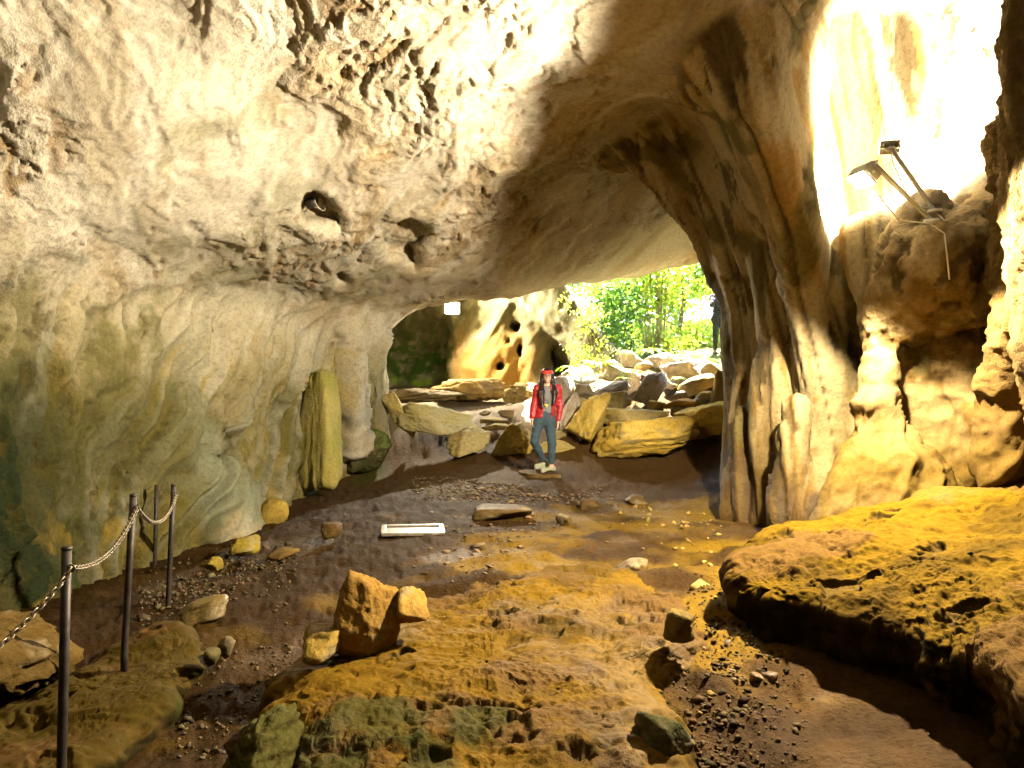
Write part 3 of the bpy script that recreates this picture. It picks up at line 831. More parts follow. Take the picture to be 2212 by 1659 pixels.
def slab(name, label, poly, plane, thick, seed, under=0.05, rnd=0.06, n=360, rings=110, skirt=26, amp=0.05, pit=0.04, colour=None, wet=None, cat='rock slab', centre=None, jag=0.05, group=None):
    """bedrock slab: outline on a tilted top plane, rounded rim, undercut side"""
    e = closed_spline([ray_plane(a, b, plane) for a, b in poly], n)
    c = e.mean(0) if centre is None else np.array(ray_plane(*centre, plane))
    o = np.zeros(n)
    ang = e - c
    rr = np.linalg.norm(ang, axis=1, keepdims=True)
    e = c + ang * (1 + jag * fbm(e[:, 0] * 3, e[:, 1] * 3, o, 4, 0.6, True, seed=seed)[:, None])
    V = []
    for s in np.linspace(0.004, 1, rings):
        q = c + (e - c) * s ** 0.85
        dist = (1 - s ** 0.85) * rr[:, 0]
        zz = plane[0] + plane[1] * q[:, 0] + plane[2] * q[:, 1] - rnd * np.exp(-dist / (rnd * 0.9))
        V.append(np.column_stack([q, zz]))
    for t in np.linspace(0, 1, skirt + 1)[1:]:
        ins = under * math.sin(math.pi * min(t * 0.62, 0.5)) - 0.03 * math.sin(math.pi * min(2.5 * t, 1.0))
        q = e + (c - e) / np.maximum(rr, 0.05) * ins
        V.append(np.column_stack([q, V[rings - 1][:, 2] - thick * t]))
    v = np.concatenate(V).astype(F32)
    m = len(V)
    i, j = np.meshgrid(np.arange(m - 1), np.arange(n), indexing='ij')
    k0 = (i * n + j).ravel(); k1 = (i * n + (j + 1) % n).ravel()
    q = np.stack([k0, k0 + n, k1 + n, k1], 1)
    nr = vnormals(v, q)
    if nr[:n * 20, 2].mean() < 0:
        q = q[:, ::-1]; nr = -nr
    x, y, z = v.T
    worn = sst(-0.25, 0.3, fbm(x * 0.9, y * 0.9, z, 3, seed=seed + 8))
    dsp = 1.3 * amp * fbm(x * 1.6, y * 1.6, z * 2.5, 4, 0.55, seed=seed) + amp * (0.15 + 0.40 * worn) * fbm(x * 5.5, y * 5.5, z * 6, 4, 0.6, True, seed=seed + 1)
    dsp += amp * 0.14 * worn * fbm(x * 22, y * 22, z * 22, 3, 0.6, seed=seed + 4)
    hole = sst(0.28, 0.42, fbm(x * 3.3, y * 4.2, z * 3, 4, 0.55, seed=seed + 2))
    dsp -= pit * hole
    st = fbm(x * 0.7, y * 2.8, z * 8, 3, seed=seed + 3)
    dsp += amp * 0.30 * (sst(-0.10, 0.05, st) + sst(0.12, 0.22, st))
    dsp -= worn * 0.014 * sst(0.16, 0.30, fbm(x * 9, y * 11, z * 9, 3, 0.55, seed=seed + 6)) + 0.006 * sst(0.2, 0.35, fbm(x * 24, y * 26, z * 24, 2, 0.55, seed=seed + 7))
    v = v + nr * dsp[:, None]
    nr = vnormals(v, q)
    ob = link_mesh(name, v, q, M_BOULDER)
    set_attr(ob, 'Col', colour(v, nr, hole)); set_attr(ob, 'wet', wet(v) if wet else np.full(len(v), 0.1)); set_attr(ob, 'rg', 0.15 + 0.45 * worn)
    tag(ob, label, cat, group)
    return ob

def slab_colour(top, side, stain, seed, moss_at=None):
    top, side, stain = [np.array(q) * (0.38, 0.40, 0.26) for q in (top, side, stain)]
    def f(v, nr, hole):
        x, y, z = v.T
        c = np.tile(np.array(side, F32), (len(v), 1))
        a = fbm(x * 2, y * 2, z * 2, 4, 0.6, seed=seed)
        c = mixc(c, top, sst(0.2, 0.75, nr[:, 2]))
        c = mixc(c, stain, 0.7 * sst(0.0, 0.4, a))
        c = mixc(c, (0.055, 0.034, 0.008), 0.75 * hole)
        c = mixc(c, (0.075, 0.04, 0.01), 0.85 * sst(0.02, 0.25, fbm(x * 1.1, y * 1.6, z, 5, 0.65, seed=seed + 9)))
        if moss_at is not None:
            for (mx, my, r) in moss_at:
                c = mixc(c, (0.032, 0.032, 0.006), 0.8 * sst(1.0, 0.45, np.hypot(x - mx, y - my) / r + 1.1 * fbm(x * 5, y * 5, z * 5, 3, seed=seed + 2)))
        return c
    return f

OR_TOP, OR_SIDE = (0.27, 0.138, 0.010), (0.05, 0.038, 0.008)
slab('bedrock_slab', 'large flat ochre bedrock slab filling the middle foreground', [(596, 1470), (640, 1405), (740, 1365), (860, 1305), (1000, 1280), (1080, 1240), (1160, 1222), (1290, 1215), (1400, 1250), (1500, 1300), (1500, 1380), (1420, 1430), (1420, 1490), (1500, 1570), (1490, 1660), (1330, 1760), (1080, 1850), (860, 1760), (720, 1690), (610, 1600)],
     (-1.625, 0.02, 0.0), 0.36, 5, under=0.03, rnd=0.12, jag=0.10, n=460, rings=150, colour=slab_colour(OR_TOP, OR_SIDE, (0.11, 0.058, 0.009), 3, [(-0.62, 3.6, 0.35), (-0.95, 3.2, 0.3), (-0.4, 3.25, 0.22), (-0.2, 3.5, 0.25)]), wet=lambda v: 0.12 + 0.2 * sst(0, 0.4, fbm(v[:, 0] * 2, v[:, 1] * 2, v[:, 2], 3, seed=77)), centre=(1050, 1430))
slab('rock_ledge', 'wet ochre rock ledge with a dark undercut rim at lower right', [(1592, 1215), (1640, 1165), (1730, 1130), (1830, 1100), (1960, 1075), (2200, 1020), (2500, 960), (2900, 1080), (3000, 1500), (2700, 1760), (2420, 1640), (2230, 1510), (2120, 1415), (2060, 1398), (1980, 1345), (1890, 1318), (1790, 1290), (1690, 1275), (1610, 1255)],
     (-1.95, 0.24, 0.05), 0.55, 15, under=0.22, rnd=0.07, n=480, rings=150, amp=0.075, jag=0.09, pit=0.05, colour=slab_colour((0.21, 0.112, 0.008), (0.03, 0.02, 0.005), (0.075, 0.040, 0.007), 13), wet=lambda v: 0.02 + 0.8 * sst(3.0, 3.6, v[:, 0]) * sst(-0.1, 0.35, fbm(v[:, 0] * 1.4, v[:, 1] * 1.4, v[:, 2], 3, seed=78)), centre=(2100, 1220), cat='rock ledge')
slab('bedrock_slab', 'long sloping ochre slab at lower left beneath the chain posts', [(-150, 1600), (60, 1490), (180, 1430), (290, 1360), (370, 1338), (430, 1385), (436, 1425), (380, 1460), (360, 1510), (260, 1590), (140, 1660), (0, 1730), (-200, 1760)],
     (-1.55, 0.10, 0.0), 0.34, 25, under=0.08, rnd=0.08, n=340, rings=90, colour=slab_colour((0.13, 0.078, 0.014), (0.04, 0.028, 0.008), (0.075, 0.05, 0.011), 23, [(-1.55, 3.9, 0.35)]), centre=(200, 1500))

FG = 'loose rocks in the foreground'
boulder('rounded brown rock cut by the left frame edge behind the chain', (-170, 1328, 134, 1500), 4.5, 0.45, 0, 31, 5, p=7, noise=0.12, base=(0.105, 0.07, 0.026), stain=(0.13, 0.08, 0.02), amt=0.5, group=FG)
boulder('low wet glinting rock just beyond the tip of the long left slab', (356, 1286, 502, 1356), 5.9, 0.25, -22, 32, 4, base=(0.174, 0.136, 0.081), amt=0.4, wet=0.75, group=FG)
boulder('upright orange block standing on the upper left rim of the middle slab', (722, 1228, 872, 1372), 4.55, 0.24, 18, 33, 5, planes=11, p=16, noise=0.06, base=(0.248, 0.143, 0.037), stain=(0.124, 0.081, 0.025), amt=0.5, group=FG, sink=0.14)
boulder('small ochre block touching the right side of the upright orange block', (856, 1268, 930, 1345), 4.6, 0.16, -10, 34, 4, base=(0.223, 0.136, 0.043), amt=0.4, group=FG)
boulder('dark mossy rock leaning against the left side of the middle slab', (470, 1545, 640, 1730), 3.3, 0.35, 10, 35, 5, p=12, noise=0.13, base=(0.035, 0.031, 0.010), stain=(0.06, 0.045, 0.012), amt=0.5, moss=0.12, group=FG)
boulder('low ochre lump left of the middle slab, below the upright block', (640, 1362, 740, 1425), 4.3, 0.2, 0, 36, 4, base=(0.136, 0.093, 0.031), amt=0.5, group=FG)
boulder('dark greenish stone at the right end of the middle slab near the bottom edge', (1372, 1552, 1502, 1618), 3.25, 0.13, 4, 37, 4, base=(0.043, 0.046, 0.022), stain=(0.074, 0.062, 0.025), amt=0.4, group=FG, sink=0.06)
boulder('dark squarish stone standing for a dark pit in the right rim of the middle slab', (1430, 1318, 1502, 1366), 4.35, 0.12, 0, 38, 4, base=(0.056, 0.043, 0.025), amt=0.2, group=FG, sink=0.05)  # added stone standing in for a dark hole in the slab
boulder('grey rounded cobble in the dark earth between left and middle slabs', (462, 1376, 512, 1416), 4.9, 0.1, 0, 39, 3, base=(0.136, 0.112, 0.081), amt=0.2, group=FG)
boulder('small dark cobble just left of the grey rounded cobble', (440, 1400, 472, 1440), 4.6, 0.07, 0, 40, 3, base=(0.093, 0.081, 0.043), amt=0.2, group=FG)
boulder('bright yellow stone at the wall foot beside the pale blue-grey bulge', (500, 1158, 562, 1202), 8.2, 0.14, -12, 41, 4, base=(0.310, 0.248, 0.043), stain=(0.260, 0.186, 0.031), amt=0.5, group=FG)
boulder('small yellow stone on the gravel nearest the last chain post', (436, 1202, 478, 1234), 7.2, 0.1, 0, 42, 4, base=(0.279, 0.211, 0.050), amt=0.3, group=FG)
boulder('low brown stone flush with the earth right of the bright yellow stone', (578, 1182, 652, 1210), 7.8, 0.15, -8, 43, 3, base=(0.124, 0.081, 0.037), amt=0.3, group=FG)
boulder('small ochre lump at the wall foot below the tall mossy bulge', (560, 1075, 625, 1130), 9.9, 0.2, 0, 44, 4, planes=20, p=5, base=(0.236, 0.174, 0.050), amt=0.5, group=FG, sink=0.1)
boulder('tall rounded mossy stalagmite bulge standing against the left wall', (640, 795, 742, 1042), 11.9, 0.42, -2, 45, 5, planes=3, p=4, flare=0.35, base=(0.40, 0.35, 0.14), stain=(0.26, 0.26, 0.06), amt=0.6, moss=0.12, name='stalagmite', cat='stalagmite', noise=0.05, sink=0.15)
boulder('dark mossy boulder at the foot of the jamb left of the tilted slab', (742, 925, 846, 1010), 13.6, 0.4, 0, 46, 5, p=8, base=(0.062, 0.062, 0.031), stain=(0.155, 0.149, 0.093), amt=0.4, moss=0.8, sink=0.1)

RL = 'fallen boulders across the cave floor'
boulder('tilted olive slab leaning on the left jamb', (826, 846, 897, 948), 14.3, 0.35, 52, 51, 5, base=(0.36, 0.33, 0.20), amt=0.5, asp=2.2, group=RL)
boulder('long flat-topped slab overhanging a dark gap, left of the standing woman', (862, 868, 1038, 938), 14.3, 0.55, 6, 52, 5, planes=9, base=(0.44, 0.40, 0.26), stain=(0.40, 0.34, 0.12), amt=0.5, group=RL)
boulder('wedge-shaped olive block under the right end of the long flat slab', (965, 920, 1070, 980), 13.9, 0.4, -14, 53, 5, planes=9, base=(0.42, 0.37, 0.22), amt=0.5, group=RL, sink=0.05)
boulder('squat yellow block directly behind the woman, carrying her shadow', (1064, 912, 1156, 982), 13.8, 0.4, -6, 54, 5, planes=8, p=18, base=(0.44, 0.37, 0.16), stain=OCHRE, amt=0.7, group=RL, sink=0.05)
boulder('low flat yellow slab seen between and right of the woman\'s legs', (1150, 950, 1258, 980), 13.6, 0.3, 1, 55, 4, planes=8, p=18, base=(0.42, 0.35, 0.17), amt=0.6, group=RL)
boulder('small block resting on the low slab behind the woman\'s knees', (1180, 930, 1232, 958), 14.0, 0.25, 0, 56, 4, base=(0.34, 0.29, 0.16), amt=0.5, group=RL)
boulder('big bright yellow boulder with a flat shaded top at the foot of the rockfall', (1280, 896, 1508, 990), 12.9, 0.6, -5, 57, 5, planes=10, p=16, base=(0.66, 0.50, 0.16), stain=(0.62, 0.42, 0.07), amt=0.7, group=RL, sink=0.03)
boulder('pale upper tier of rock lying on the big yellow boulder', (1285, 880, 1440, 930), 13.6, 0.5, 2, 58, 5, planes=9, base=(0.50, 0.42, 0.24), amt=0.4, group=RL)
boulder('upright yellow wedge right of the woman', (1222, 848, 1318, 955), 13.5, 0.42, -14, 159, 5, planes=12, base=(0.62, 0.49, 0.18), stain=(0.60, 0.42, 0.08), amt=0.6, group=RL)
boulder('yellow boulder tucked against the dark pillar', (1450, 866, 1585, 952), 13.2, 0.5, -12, 160, 5, planes=12, base=(0.60, 0.45, 0.14), stain=(0.58, 0.40, 0.07), amt=0.6, group=RL)
TL = 'rubble boulders of the rockfall at the cave mouth'
boulder('rounded white boulder leaning at the centre of the rockfall', (1366, 804, 1452, 876), 14.6, 0.4, -40, 61, 5, base=PALE, amt=0.15, asp=1.6, group=TL)
boulder('pale lumpy boulder above the square block', (1306, 788, 1390, 862), 15.4, 0.4, 10, 62, 5, base=PALE, amt=0.3, group=TL)
boulder('large grey boulder with a dark hollow near the top of the rockfall', (1428, 776, 1536, 840), 15.8, 0.5, -6, 63, 5, planes=9, base=(0.42, 0.38, 0.29), amt=0.3, group=TL)
boulder('white sunlit rock left of the hazel stems', (1338, 756, 1400, 806), 17.0, 0.4, -8, 64, 4, base=PALE, amt=0.05, group=TL, sink=0.1)
boulder('white sunlit rock lying right of the hazel foot', (1392, 762, 1462, 802), 16.7, 0.4, -14, 65, 4, base=PALE, amt=0.05, group=TL, sink=0.1)
boulder('broad pale rock overgrown with fern behind the woman\'s shoulder', (1198, 788, 1290, 850), 15.6, 0.5, -10, 66, 5, base=(0.44, 0.42, 0.34), amt=0.2, moss=0.3, group=TL, sink=0.2)
boulder('small round white rock beside the woman\'s headband', (1196, 812, 1244, 872), 14.9, 0.3, 0, 67, 4, base=PALE, amt=0.1, group=TL, sink=0.1)
boulder('pale flat slab across the middle of the rockfall', (1272, 822, 1362, 872), 14.8, 0.4, -16, 68, 5, base=PALE, amt=0.2, asp=2.4, group=TL)
boulder('square-cut olive block under the pale flat slab', (1303, 843, 1356, 892), 14.3, 0.3, -5, 69, 4, planes=5, p=24, base=(0.42, 0.36, 0.22), amt=0.5, group=TL)
boulder('whitish column of rock rising beside the upright wedge', (1208, 846, 1256, 935), 14.2, 0.3, 12, 70, 4, base=PALE, amt=0.2, group=TL, sink=0.1)
boulder('slanting brown slab at the right of the rockfall', (1462, 806, 1552, 858), 14.9, 0.35, -28, 71, 4, base=(0.40, 0.33, 0.20), amt=0.4, asp=2.2, group=TL)
boulder('grey rock wedged high against the pillar', (1508, 782, 1570, 838), 15.6, 0.4, 10, 72, 4, base=(0.33, 0.29, 0.19), amt=0.3, group=TL, sink=0.1)
boulder('tall dark brown rock half hidden by the pillar', (1530, 800, 1600, 930), 14.0, 0.4, 5, 73, 4, base=(0.26, 0.19, 0.09), amt=0.4, group=TL, sink=0.1)
boulder('small orange stone lying flat below the slanting slab', (1426, 860, 1502, 884), 13.9, 0.2, -3, 74, 4, base=(0.48, 0.27, 0.07), amt=0.6, group=TL)
boulder('ochre stub of stone under the rounded white boulder', (1396, 864, 1440, 898), 14.0, 0.2, 0, 75, 4, base=(0.45, 0.33, 0.13), amt=0.6, group=TL, sink=0.05)
boulder('small brown stone in the dark gap below the square-cut block', (1336, 882, 1376, 906), 14.0, 0.15, 0, 76, 4, base=(0.34, 0.24, 0.10), amt=0.5, group=TL)
boulder('pale pebble-sized rock right of the orange stone', (1488, 858, 1530, 884), 14.1, 0.15, 0, 77, 3, base=GREY, amt=0.2, group=TL)
boulder('little pale stone behind the small orange stone', (1448, 846, 1486, 868), 14.3, 0.15, -20, 78, 3, base=PALE, amt=0.4, group=TL)
boulder('small pale rock between the upright wedge and the square-cut block', (1280, 862, 1312, 892), 14.2, 0.2, 20, 79, 4, base=PALE, amt=0.3, group=TL)
boulder('grey rock behind the fern at the back of the rockfall', (1290, 788, 1345, 832), 16.2, 0.4, 0, 80, 4, base=(0.36, 0.34, 0.26), amt=0.2, moss=0.4, group=TL, sink=0.3)
boulder('flat stone the woman stands on, earthy ochre', (1118, 1019, 1236, 1050), 11.9, 0.45, 0, 81, 5, planes=16, p=3, noise=0.05, cut=0.35, base=(0.13, 0.088, 0.038), stain=(0.10, 0.06, 0.024), amt=0.6, name='flat_stone', cat='stone', sink=0.1)

r = np.random.default_rng(77)
SPOTS = [(1262, 842, 14.6), (1300, 880, 14.0), (1330, 812, 15.3), (1352, 868, 14.5), (1392, 792, 16.0), (1410, 848, 14.9), (1450, 832, 15.2), (1468, 852, 14.6), (1500, 838, 15.0), (1520, 858, 14.3), (1376, 884, 13.8), (1330, 898, 13.7), (1256, 868, 14.3), (1440, 800, 16.1), (1480, 780, 16.6), (1316, 790, 16.2), (1240, 800, 15.8), (1468, 892, 13.7)]
SPOT_LABELS = ['pale chip between the column of rock and the pale flat slab', 'angular rock low in the gap right of the upright wedge', 'small rock behind the pale lumpy boulder', 'rock tucked under the right end of the pale flat slab', 'small rock just below the hazel foot', 'rock pinned beneath the rounded white boulder on its left', 'stone between the large grey boulder and the rounded white boulder', 'stone at the left tip of the slanting brown slab', 'chip resting on the slanting brown slab', 'rock at the right end of the orange stone, near the pillar', 'stone on the back edge of the big yellow boulder, centre', 'stone on the back edge of the big yellow boulder, left', 'rock leaning on the whitish column beside the woman', 'small rock on top of the rockfall below the hazel', 'rock on the crest of the rockfall, right of the hazel', 'rock on the crest left of the white sunlit rocks', 'stone at the left foot of the jamb, under the drooping fern', 'stone on the back edge of the big yellow boulder, right']
for i, (u, w, dd) in enumerate(SPOTS):
    s_ = r.uniform(11, 22)
    boulder(SPOT_LABELS[i], (u - s_, w - s_ * 0.7, u + s_, w + s_ * 0.8), dd, s_ * 0.9 / FPX * dd, r.uniform(-40, 40), 300 + i, 3, planes=9, p=16, base=PALE if r.random() < 0.6 else (0.40, 0.33, 0.2), amt=r.uniform(0.1, 0.6), group='small rocks of the rockfall', name='rock', cat='rock', noise=0.1)

for i, (bx, lb) in enumerate([((1252, 1078, 1290, 1094), 'flat pale stone set in the floor right of the woman\'s mound'), ((1350, 1068, 1400, 1086), 'low brown stone set in the floor before the pillar foot'), ((1082, 1034, 1140, 1050), 'flat ochre stone in the litter left of the woman'),
                              ((1020, 1092, 1150, 1112), 'low dark hump of rock rising from mid floor beyond the cover'), ((1200, 1110, 1236, 1124), 'small wet stone in mid floor'), ((1330, 1205, 1400, 1226), 'dark flat stone right of the bed steps'), ((690, 1130, 740, 1146), 'thin flat stone in the dark floor left of the cover')]):
    dd = 1.66 * FPX / (bx[3] - 829.5)
    boulder(lb, bx, dd, (bx[2] - bx[0]) * 0.45 / FPX * dd, 0, 400 + i, 4, planes=10, p=6, base=(0.075, 0.048, 0.02), stain=(0.11, 0.07, 0.018), amt=0.5, name='stone', cat='stone', group='stones set in the cave floor', sink=0.08, wet=0.3)

# ledges of bedrock in front of the rear chamber
BK = 'bedded ledges before the rear chamber'
boulder('dark bedded ledge below the green corner of the rear chamber', (800, 838, 1010, 872), 16.6, 0.5, -3, 91, 5, planes=8, base=(0.13, 0.10, 0.06), stain=(0.25, 0.19, 0.1), amt=0.4, group=BK, name='rock_ledge', cat='rock ledge', noise=0.12)
boulder('orange-topped bedded ledge under the rear floodlight', (925, 816, 1105, 868), 17.4, 0.6, -1, 92, 5, planes=8, base=(0.40, 0.27, 0.10), stain=(0.16, 0.11, 0.05), amt=0.6, group=BK, name='rock_ledge', cat='rock ledge', noise=0.12)
boulder('brown lumpy rock against the rear wall left of the woman\'s head', (1085, 826, 1180, 876), 16.8, 0.5, 0, 93, 5, base=(0.24, 0.19, 0.11), amt=0.3, group=BK, noise=0.1)
for i, (bx, dd, lb) in enumerate([((1036, 902, 1100, 915), 14.6, 'thin upper step of yellow stone beside the long flat slab'), ((1040, 914, 1108, 928), 14.3, 'thin lower step of yellow stone beside the long flat slab'),
                                  ((1075, 884, 1112, 904), 15.2, 'brown cobble on the grey gravel left of the woman'), ((1035, 886, 1062, 898), 15.3, 'flat grey cobble at the corner of the long flat slab')]):
    boulder(lb, bx, dd, 0.2, 0, 95 + i, 3, planes=8, base=(0.34, 0.29, 0.17) if i < 2 else (0.2, 0.16, 0.12), amt=0.4, name='step_stone' if i < 2 else 'cobble', cat='stone', group='small stones on the terrace')

# ------------------------------------------------------------------ generic small builders
def tube(points, radii, seg=10, cap=True):
    pts = np.array(points, float); n = len(pts)
    rad = np.full(n, radii) if np.isscalar(radii) else np.array(radii, float)
    V, Fq = [], []
    up = np.array([0.31, 0.17, 0.93])
    for i in range(n):
        t = pts[min(i + 1, n - 1)] - pts[max(i - 1, 0)]; t = t / max(np.linalg.norm(t), 1e-9)
        a = np.cross(t, up); a /= max(np.linalg.norm(a), 1e-9); b = np.cross(t, a)
        for k in range(seg):
            an = 2 * math.pi * k / seg
            V.append(pts[i] + rad[i] * (math.cos(an) * a + math.sin(an) * b))
    for i in range(n - 1):
        for k in range(seg):
            Fq.append([i * seg + k, i * seg + (k + 1) % seg, (i + 1) * seg + (k + 1) % seg, (i + 1) * seg + k])
    if cap:
        Fq.append(list(range(seg))[::-1]); Fq.append([(n - 1) * seg + k for k in range(seg)])
    return V, Fq

def join(parts):
    V, Fq = [], []
    for v, f in parts:
        o = len(V); V += [list(map(float, q)) for q in v]; Fq += [[i + o for i in g] for g in f]
    return V, Fq

def box(c, s, M=None, bev=0.0):
    bm = bmesh.new(); bmesh.ops.create_cube(bm, size=1.0)
    for v in bm.verts: v.co = Vector((v.co.x * s[0], v.co.y * s[1], v.co.z * s[2]))
    if bev: bmesh.ops.bevel(bm, geom=bm.edges[:], offset=bev, segments=2, affect='EDGES', profile=0.6)
    bm.verts.index_update()
    V = [(M @ v.co if M is not None else v.co) + Vector(c) for v in bm.verts]; Fq = [[v.index for v in f.verts] for f in bm.faces]
    bm.free()
    return [tuple(v) for v in V], Fq

def ring(R, r, seg=28, s2=8):
    V = [((R + r * math.cos(b)) * math.cos(a), (R + r * math.cos(b)) * math.sin(a), r * math.sin(b)) for a in np.linspace(0, 2 * math.pi, seg, endpoint=False) for b in np.linspace(0, 2 * math.pi, s2, endpoint=False)]
    Fq = [[i * s2 + j, ((i + 1) % seg) * s2 + j, ((i + 1) % seg) * s2 + (j + 1) % s2, i * s2 + (j + 1) % s2] for i in range(seg) for j in range(s2)]
    return V, Fq

def xf(geo, M):
    return [tuple(M @ Vector(v)) for v in geo[0]], geo[1]

def obj(name, geo, mat, parent=None, loc=None, smooth=True):
    o = link_mesh(name, geo[0], geo[1], mat, parent, smooth)
    if loc is not None: o.location = loc
    return o

# ------------------------------------------------------------------ floodlights
M_HOUSE = plain('lamp_housing', (0.7, 0.7, 0.68), 0.5, 0.1)
M_DARKMETAL = plain('dark_rusty_metal', (0.055, 0.045, 0.038), 0.55, 0.75, 0.4, 18, 0.002)
M_WIRE = plain('lamp_guard_wire', (0.42, 0.37, 0.28), 0.5, 0.5)
def emit_mat(name, col, s):
    m, nt, b = node_mat(name)
    b.inputs['Base Color'].default_value = (*col, 1); b.inputs['Emission Color'].default_value = (*col, 1); b.inputs['Emission Strength'].default_value = s
    return m
M_GLOW = emit_mat('lit_lamp_glass', (1.0, 0.86, 0.62), 60.0)

def floodlight(loc, aim, label, watt, colour, size=0.15, wall=(0.3, 0.2, 0.1), spot=None):
    root = empty('floodlight', loc)
    q = Vector(aim).normalized().to_track_quat('Z', 'Y').to_matrix()
    s = size
    obj('housing', box((q @ Vector((0, 0, -0.55 * s))), (2.0 * s, 1.5 * s, 0.9 * s), q, 0.02), M_HOUSE, root)
    obj('glass', box((q @ Vector((0, 0, -0.08 * s))), (1.8 * s, 1.3 * s, 0.06 * s), q, 0.004), M_GLOW, root)
    rim = join([box(q @ Vector((sx * 0.98 * s, 0, -0.02 * s)), (0.10 * s, 1.56 * s, 0.16 * s), q, 0.004) for sx in (-1, 1)] + [box(q @ Vector((0, sy * 0.73 * s, -0.02 * s)), (1.84 * s, 0.10 * s, 0.16 * s), q, 0.004) for sy in (-1, 1)])
    obj('rim', rim, M_HOUSE, root)
    for k in range(5):
        obj('cooling_fin', box(q @ Vector(((k - 2) * 0.36 * s, 0, -1.14 * s)), (0.05 * s, 1.2 * s, 0.3 * s), q), M_HOUSE, root, smooth=False)
    a, b = q @ Vector((1.05 * s, 0, -0.5 * s)), q @ Vector((-1.05 * s, 0, -0.5 * s))
    c = q @ Vector((0, 0, -1.9 * s))
    obj('bracket', join([tube([a, a + (c - a) * 0.6 + (a - b) * 0.1, c + (a - b) * 0.2, c + (b - a) * 0.2, b + (c - b) * 0.6 + (b - a) * 0.1, b], 0.012, 6), tube([c, Vector(wall)], 0.018, 8), tube([Vector(wall) - Vector((0, 0, 0.015)), Vector(wall) + Vector((0, 0, 0.012))], 0.06, 12)]), M_HOUSE, root)
    wv_ = Vector(wall)
    obj('cable', tube([c * 0.6, c * 0.6 + Vector((0.03, 0.02, -0.12)), c * 0.4 + wv_ * 0.45 + Vector((0, 0, -0.22)), wv_ * 0.9 + Vector((0.02, -0.03, -0.06)), wv_ + Vector((0.06, -0.08, -0.12)), wv_ + Vector((0.1, -0.08, -0.5))], 0.006, 6), M_HOUSE, root)
    obj('junction_box', box(c * 0.85, (0.7 * s, 0.5 * s, 0.5 * s), q, 0.006), M_HOUSE, root)
    tag(root, label, 'floodlight')
    L = point_light('floodlight_light', Vector(loc) + q @ Vector((0, 0, 0.05)), watt, colour, 0.08)
    if spot:
        bpy.data.objects.remove(L)
        d = bpy.data.lights.new('floodlight_beam', 'SPOT'); d.energy = watt; d.color = colour; d.shadow_soft_size = 0.07
        d.spot_size = math.radians(spot[0]); d.spot_blend = spot[1]
        L = bpy.data.objects.new('floodlight_beam', d); COL.objects.link(L)
        L.location = Vector(loc) + q @ Vector((0, 0, 0.05)); L.rotation_euler = (-Vector(aim)).to_track_quat('Z', 'Y').to_euler()
    return root

floodlight(LAMP, LAMP_AIM, 'lit floodlight head facing the hall in front of the glaring alcove', LAMP_W, LAMP_C, 0.095, (0.83, 0.5, -0.2), spot=(178, 0.12))
floodlight(LAMPB, (0.47, 1.65, 0.95), 'lit floodlight head turned into the alcove right of the pillar', LAMPB_W, LAMPB_C, 0.08, (0.35, -0.1, -0.6), spot=(156, 0.6))
floodlight(LAMP2, (0.15, -0.9, -0.15), 'lit floodlight glaring under the roof of the rear chamber', LAMP2_W, LAMP2_C, 0.19, (-0.05, 0.3, 0.5))

# unlit spot in the wall niche
nl = P(676, 440, 8.95)
root = empty('spotlight', nl)
Mr = Matrix.Rotation(math.radians(68), 3, 'Y') @ Matrix.Rotation(math.radians(20), 3, 'X')
obj('guard_ring', xf(ring(0.095, 0.007), Matrix.Translation((0.09, -0.02, 0.0)) @ Mr.to_4x4()), M_WIRE, root)
obj('lamp_can', tube([(-0.10, 0.05, 0.03), (-0.02, 0.02, 0.02), (0.03, 0.01, 0.01), (0.035, 0.01, 0.01)], [0.04, 0.065, 0.07, 0.05], 16), M_DARKMETAL, root)
for dz in (-0.05, 0.05):
    obj('guard_rod', tube([(-0.02, 0.0, dz + 0.02), (0.085, -0.02, dz * 1.2)], 0.006, 6), M_WIRE, root)
obj('mounting_arm', tube([(-0.17, -0.05, 0.03), (-0.06, -0.03, 0.09)], 0.012, 8), M_WIRE, root)
obj('back_plate', tube([(-0.05, 0.04, 0.02), (-0.2, 0.3, 0.05)], 0.02, 8), M_DARKMETAL, root)
tag(root, 'unlit wire-guarded spotlight in the wall niche above the curtains', 'spotlight')

# ------------------------------------------------------------------ chain fence
M_CHAIN = plain('galvanised_chain', (0.20, 0.16, 0.11), 0.4, 0.85, 0.35, 60)
def post(px, pt, d, base_row, label):
    top, bot = P(px[0], pt, d), P(px[1], base_row, d)
    root = empty('chain_post', bot)
    t = np.array(top) - bot
    obj('shaft', tube([np.array((0, 0, -0.15)), np.zeros(3), t * 0.5, t], 0.021, 14), M_DARKMETAL, root)
    obj('cap', tube([t, t + (0, 0, 0.012), t + (0, 0, 0.018)], [0.0225, 0.0225, 0.012], 14), M_DARKMETAL, root)
    tag(root, label, 'post', 'posts of the chain barrier')
    obj('chain_hook', xf(ring(0.016, 0.004, 14, 6), Matrix.Translation(Vector(t * 0.93) + Vector((0.03, -0.01, 0))) @ Matrix.Rotation(math.pi / 2, 4, 'X')), M_CHAIN, root)
    return np.array(bot) + t * 0.93 + (0.034, -0.01, 0)
h1 = post((144, 131), 1188, 3.3, 1735, 'nearest chain post at lower left, dark steel with bare lower end')
h2 = post((288, 268), 1072, 4.6, 1412, 'second chain post, standing on the long left slab')
h4 = post((375, 363), 1050, 6.2, 1302, 'third chain post, standing in earth beyond the slab tip')
h3 = post((338, 334), 1050, 8.2, 1245, 'thin far post close against the left wall')
h0 = np.array([-2.35, 2.1, -1.05])
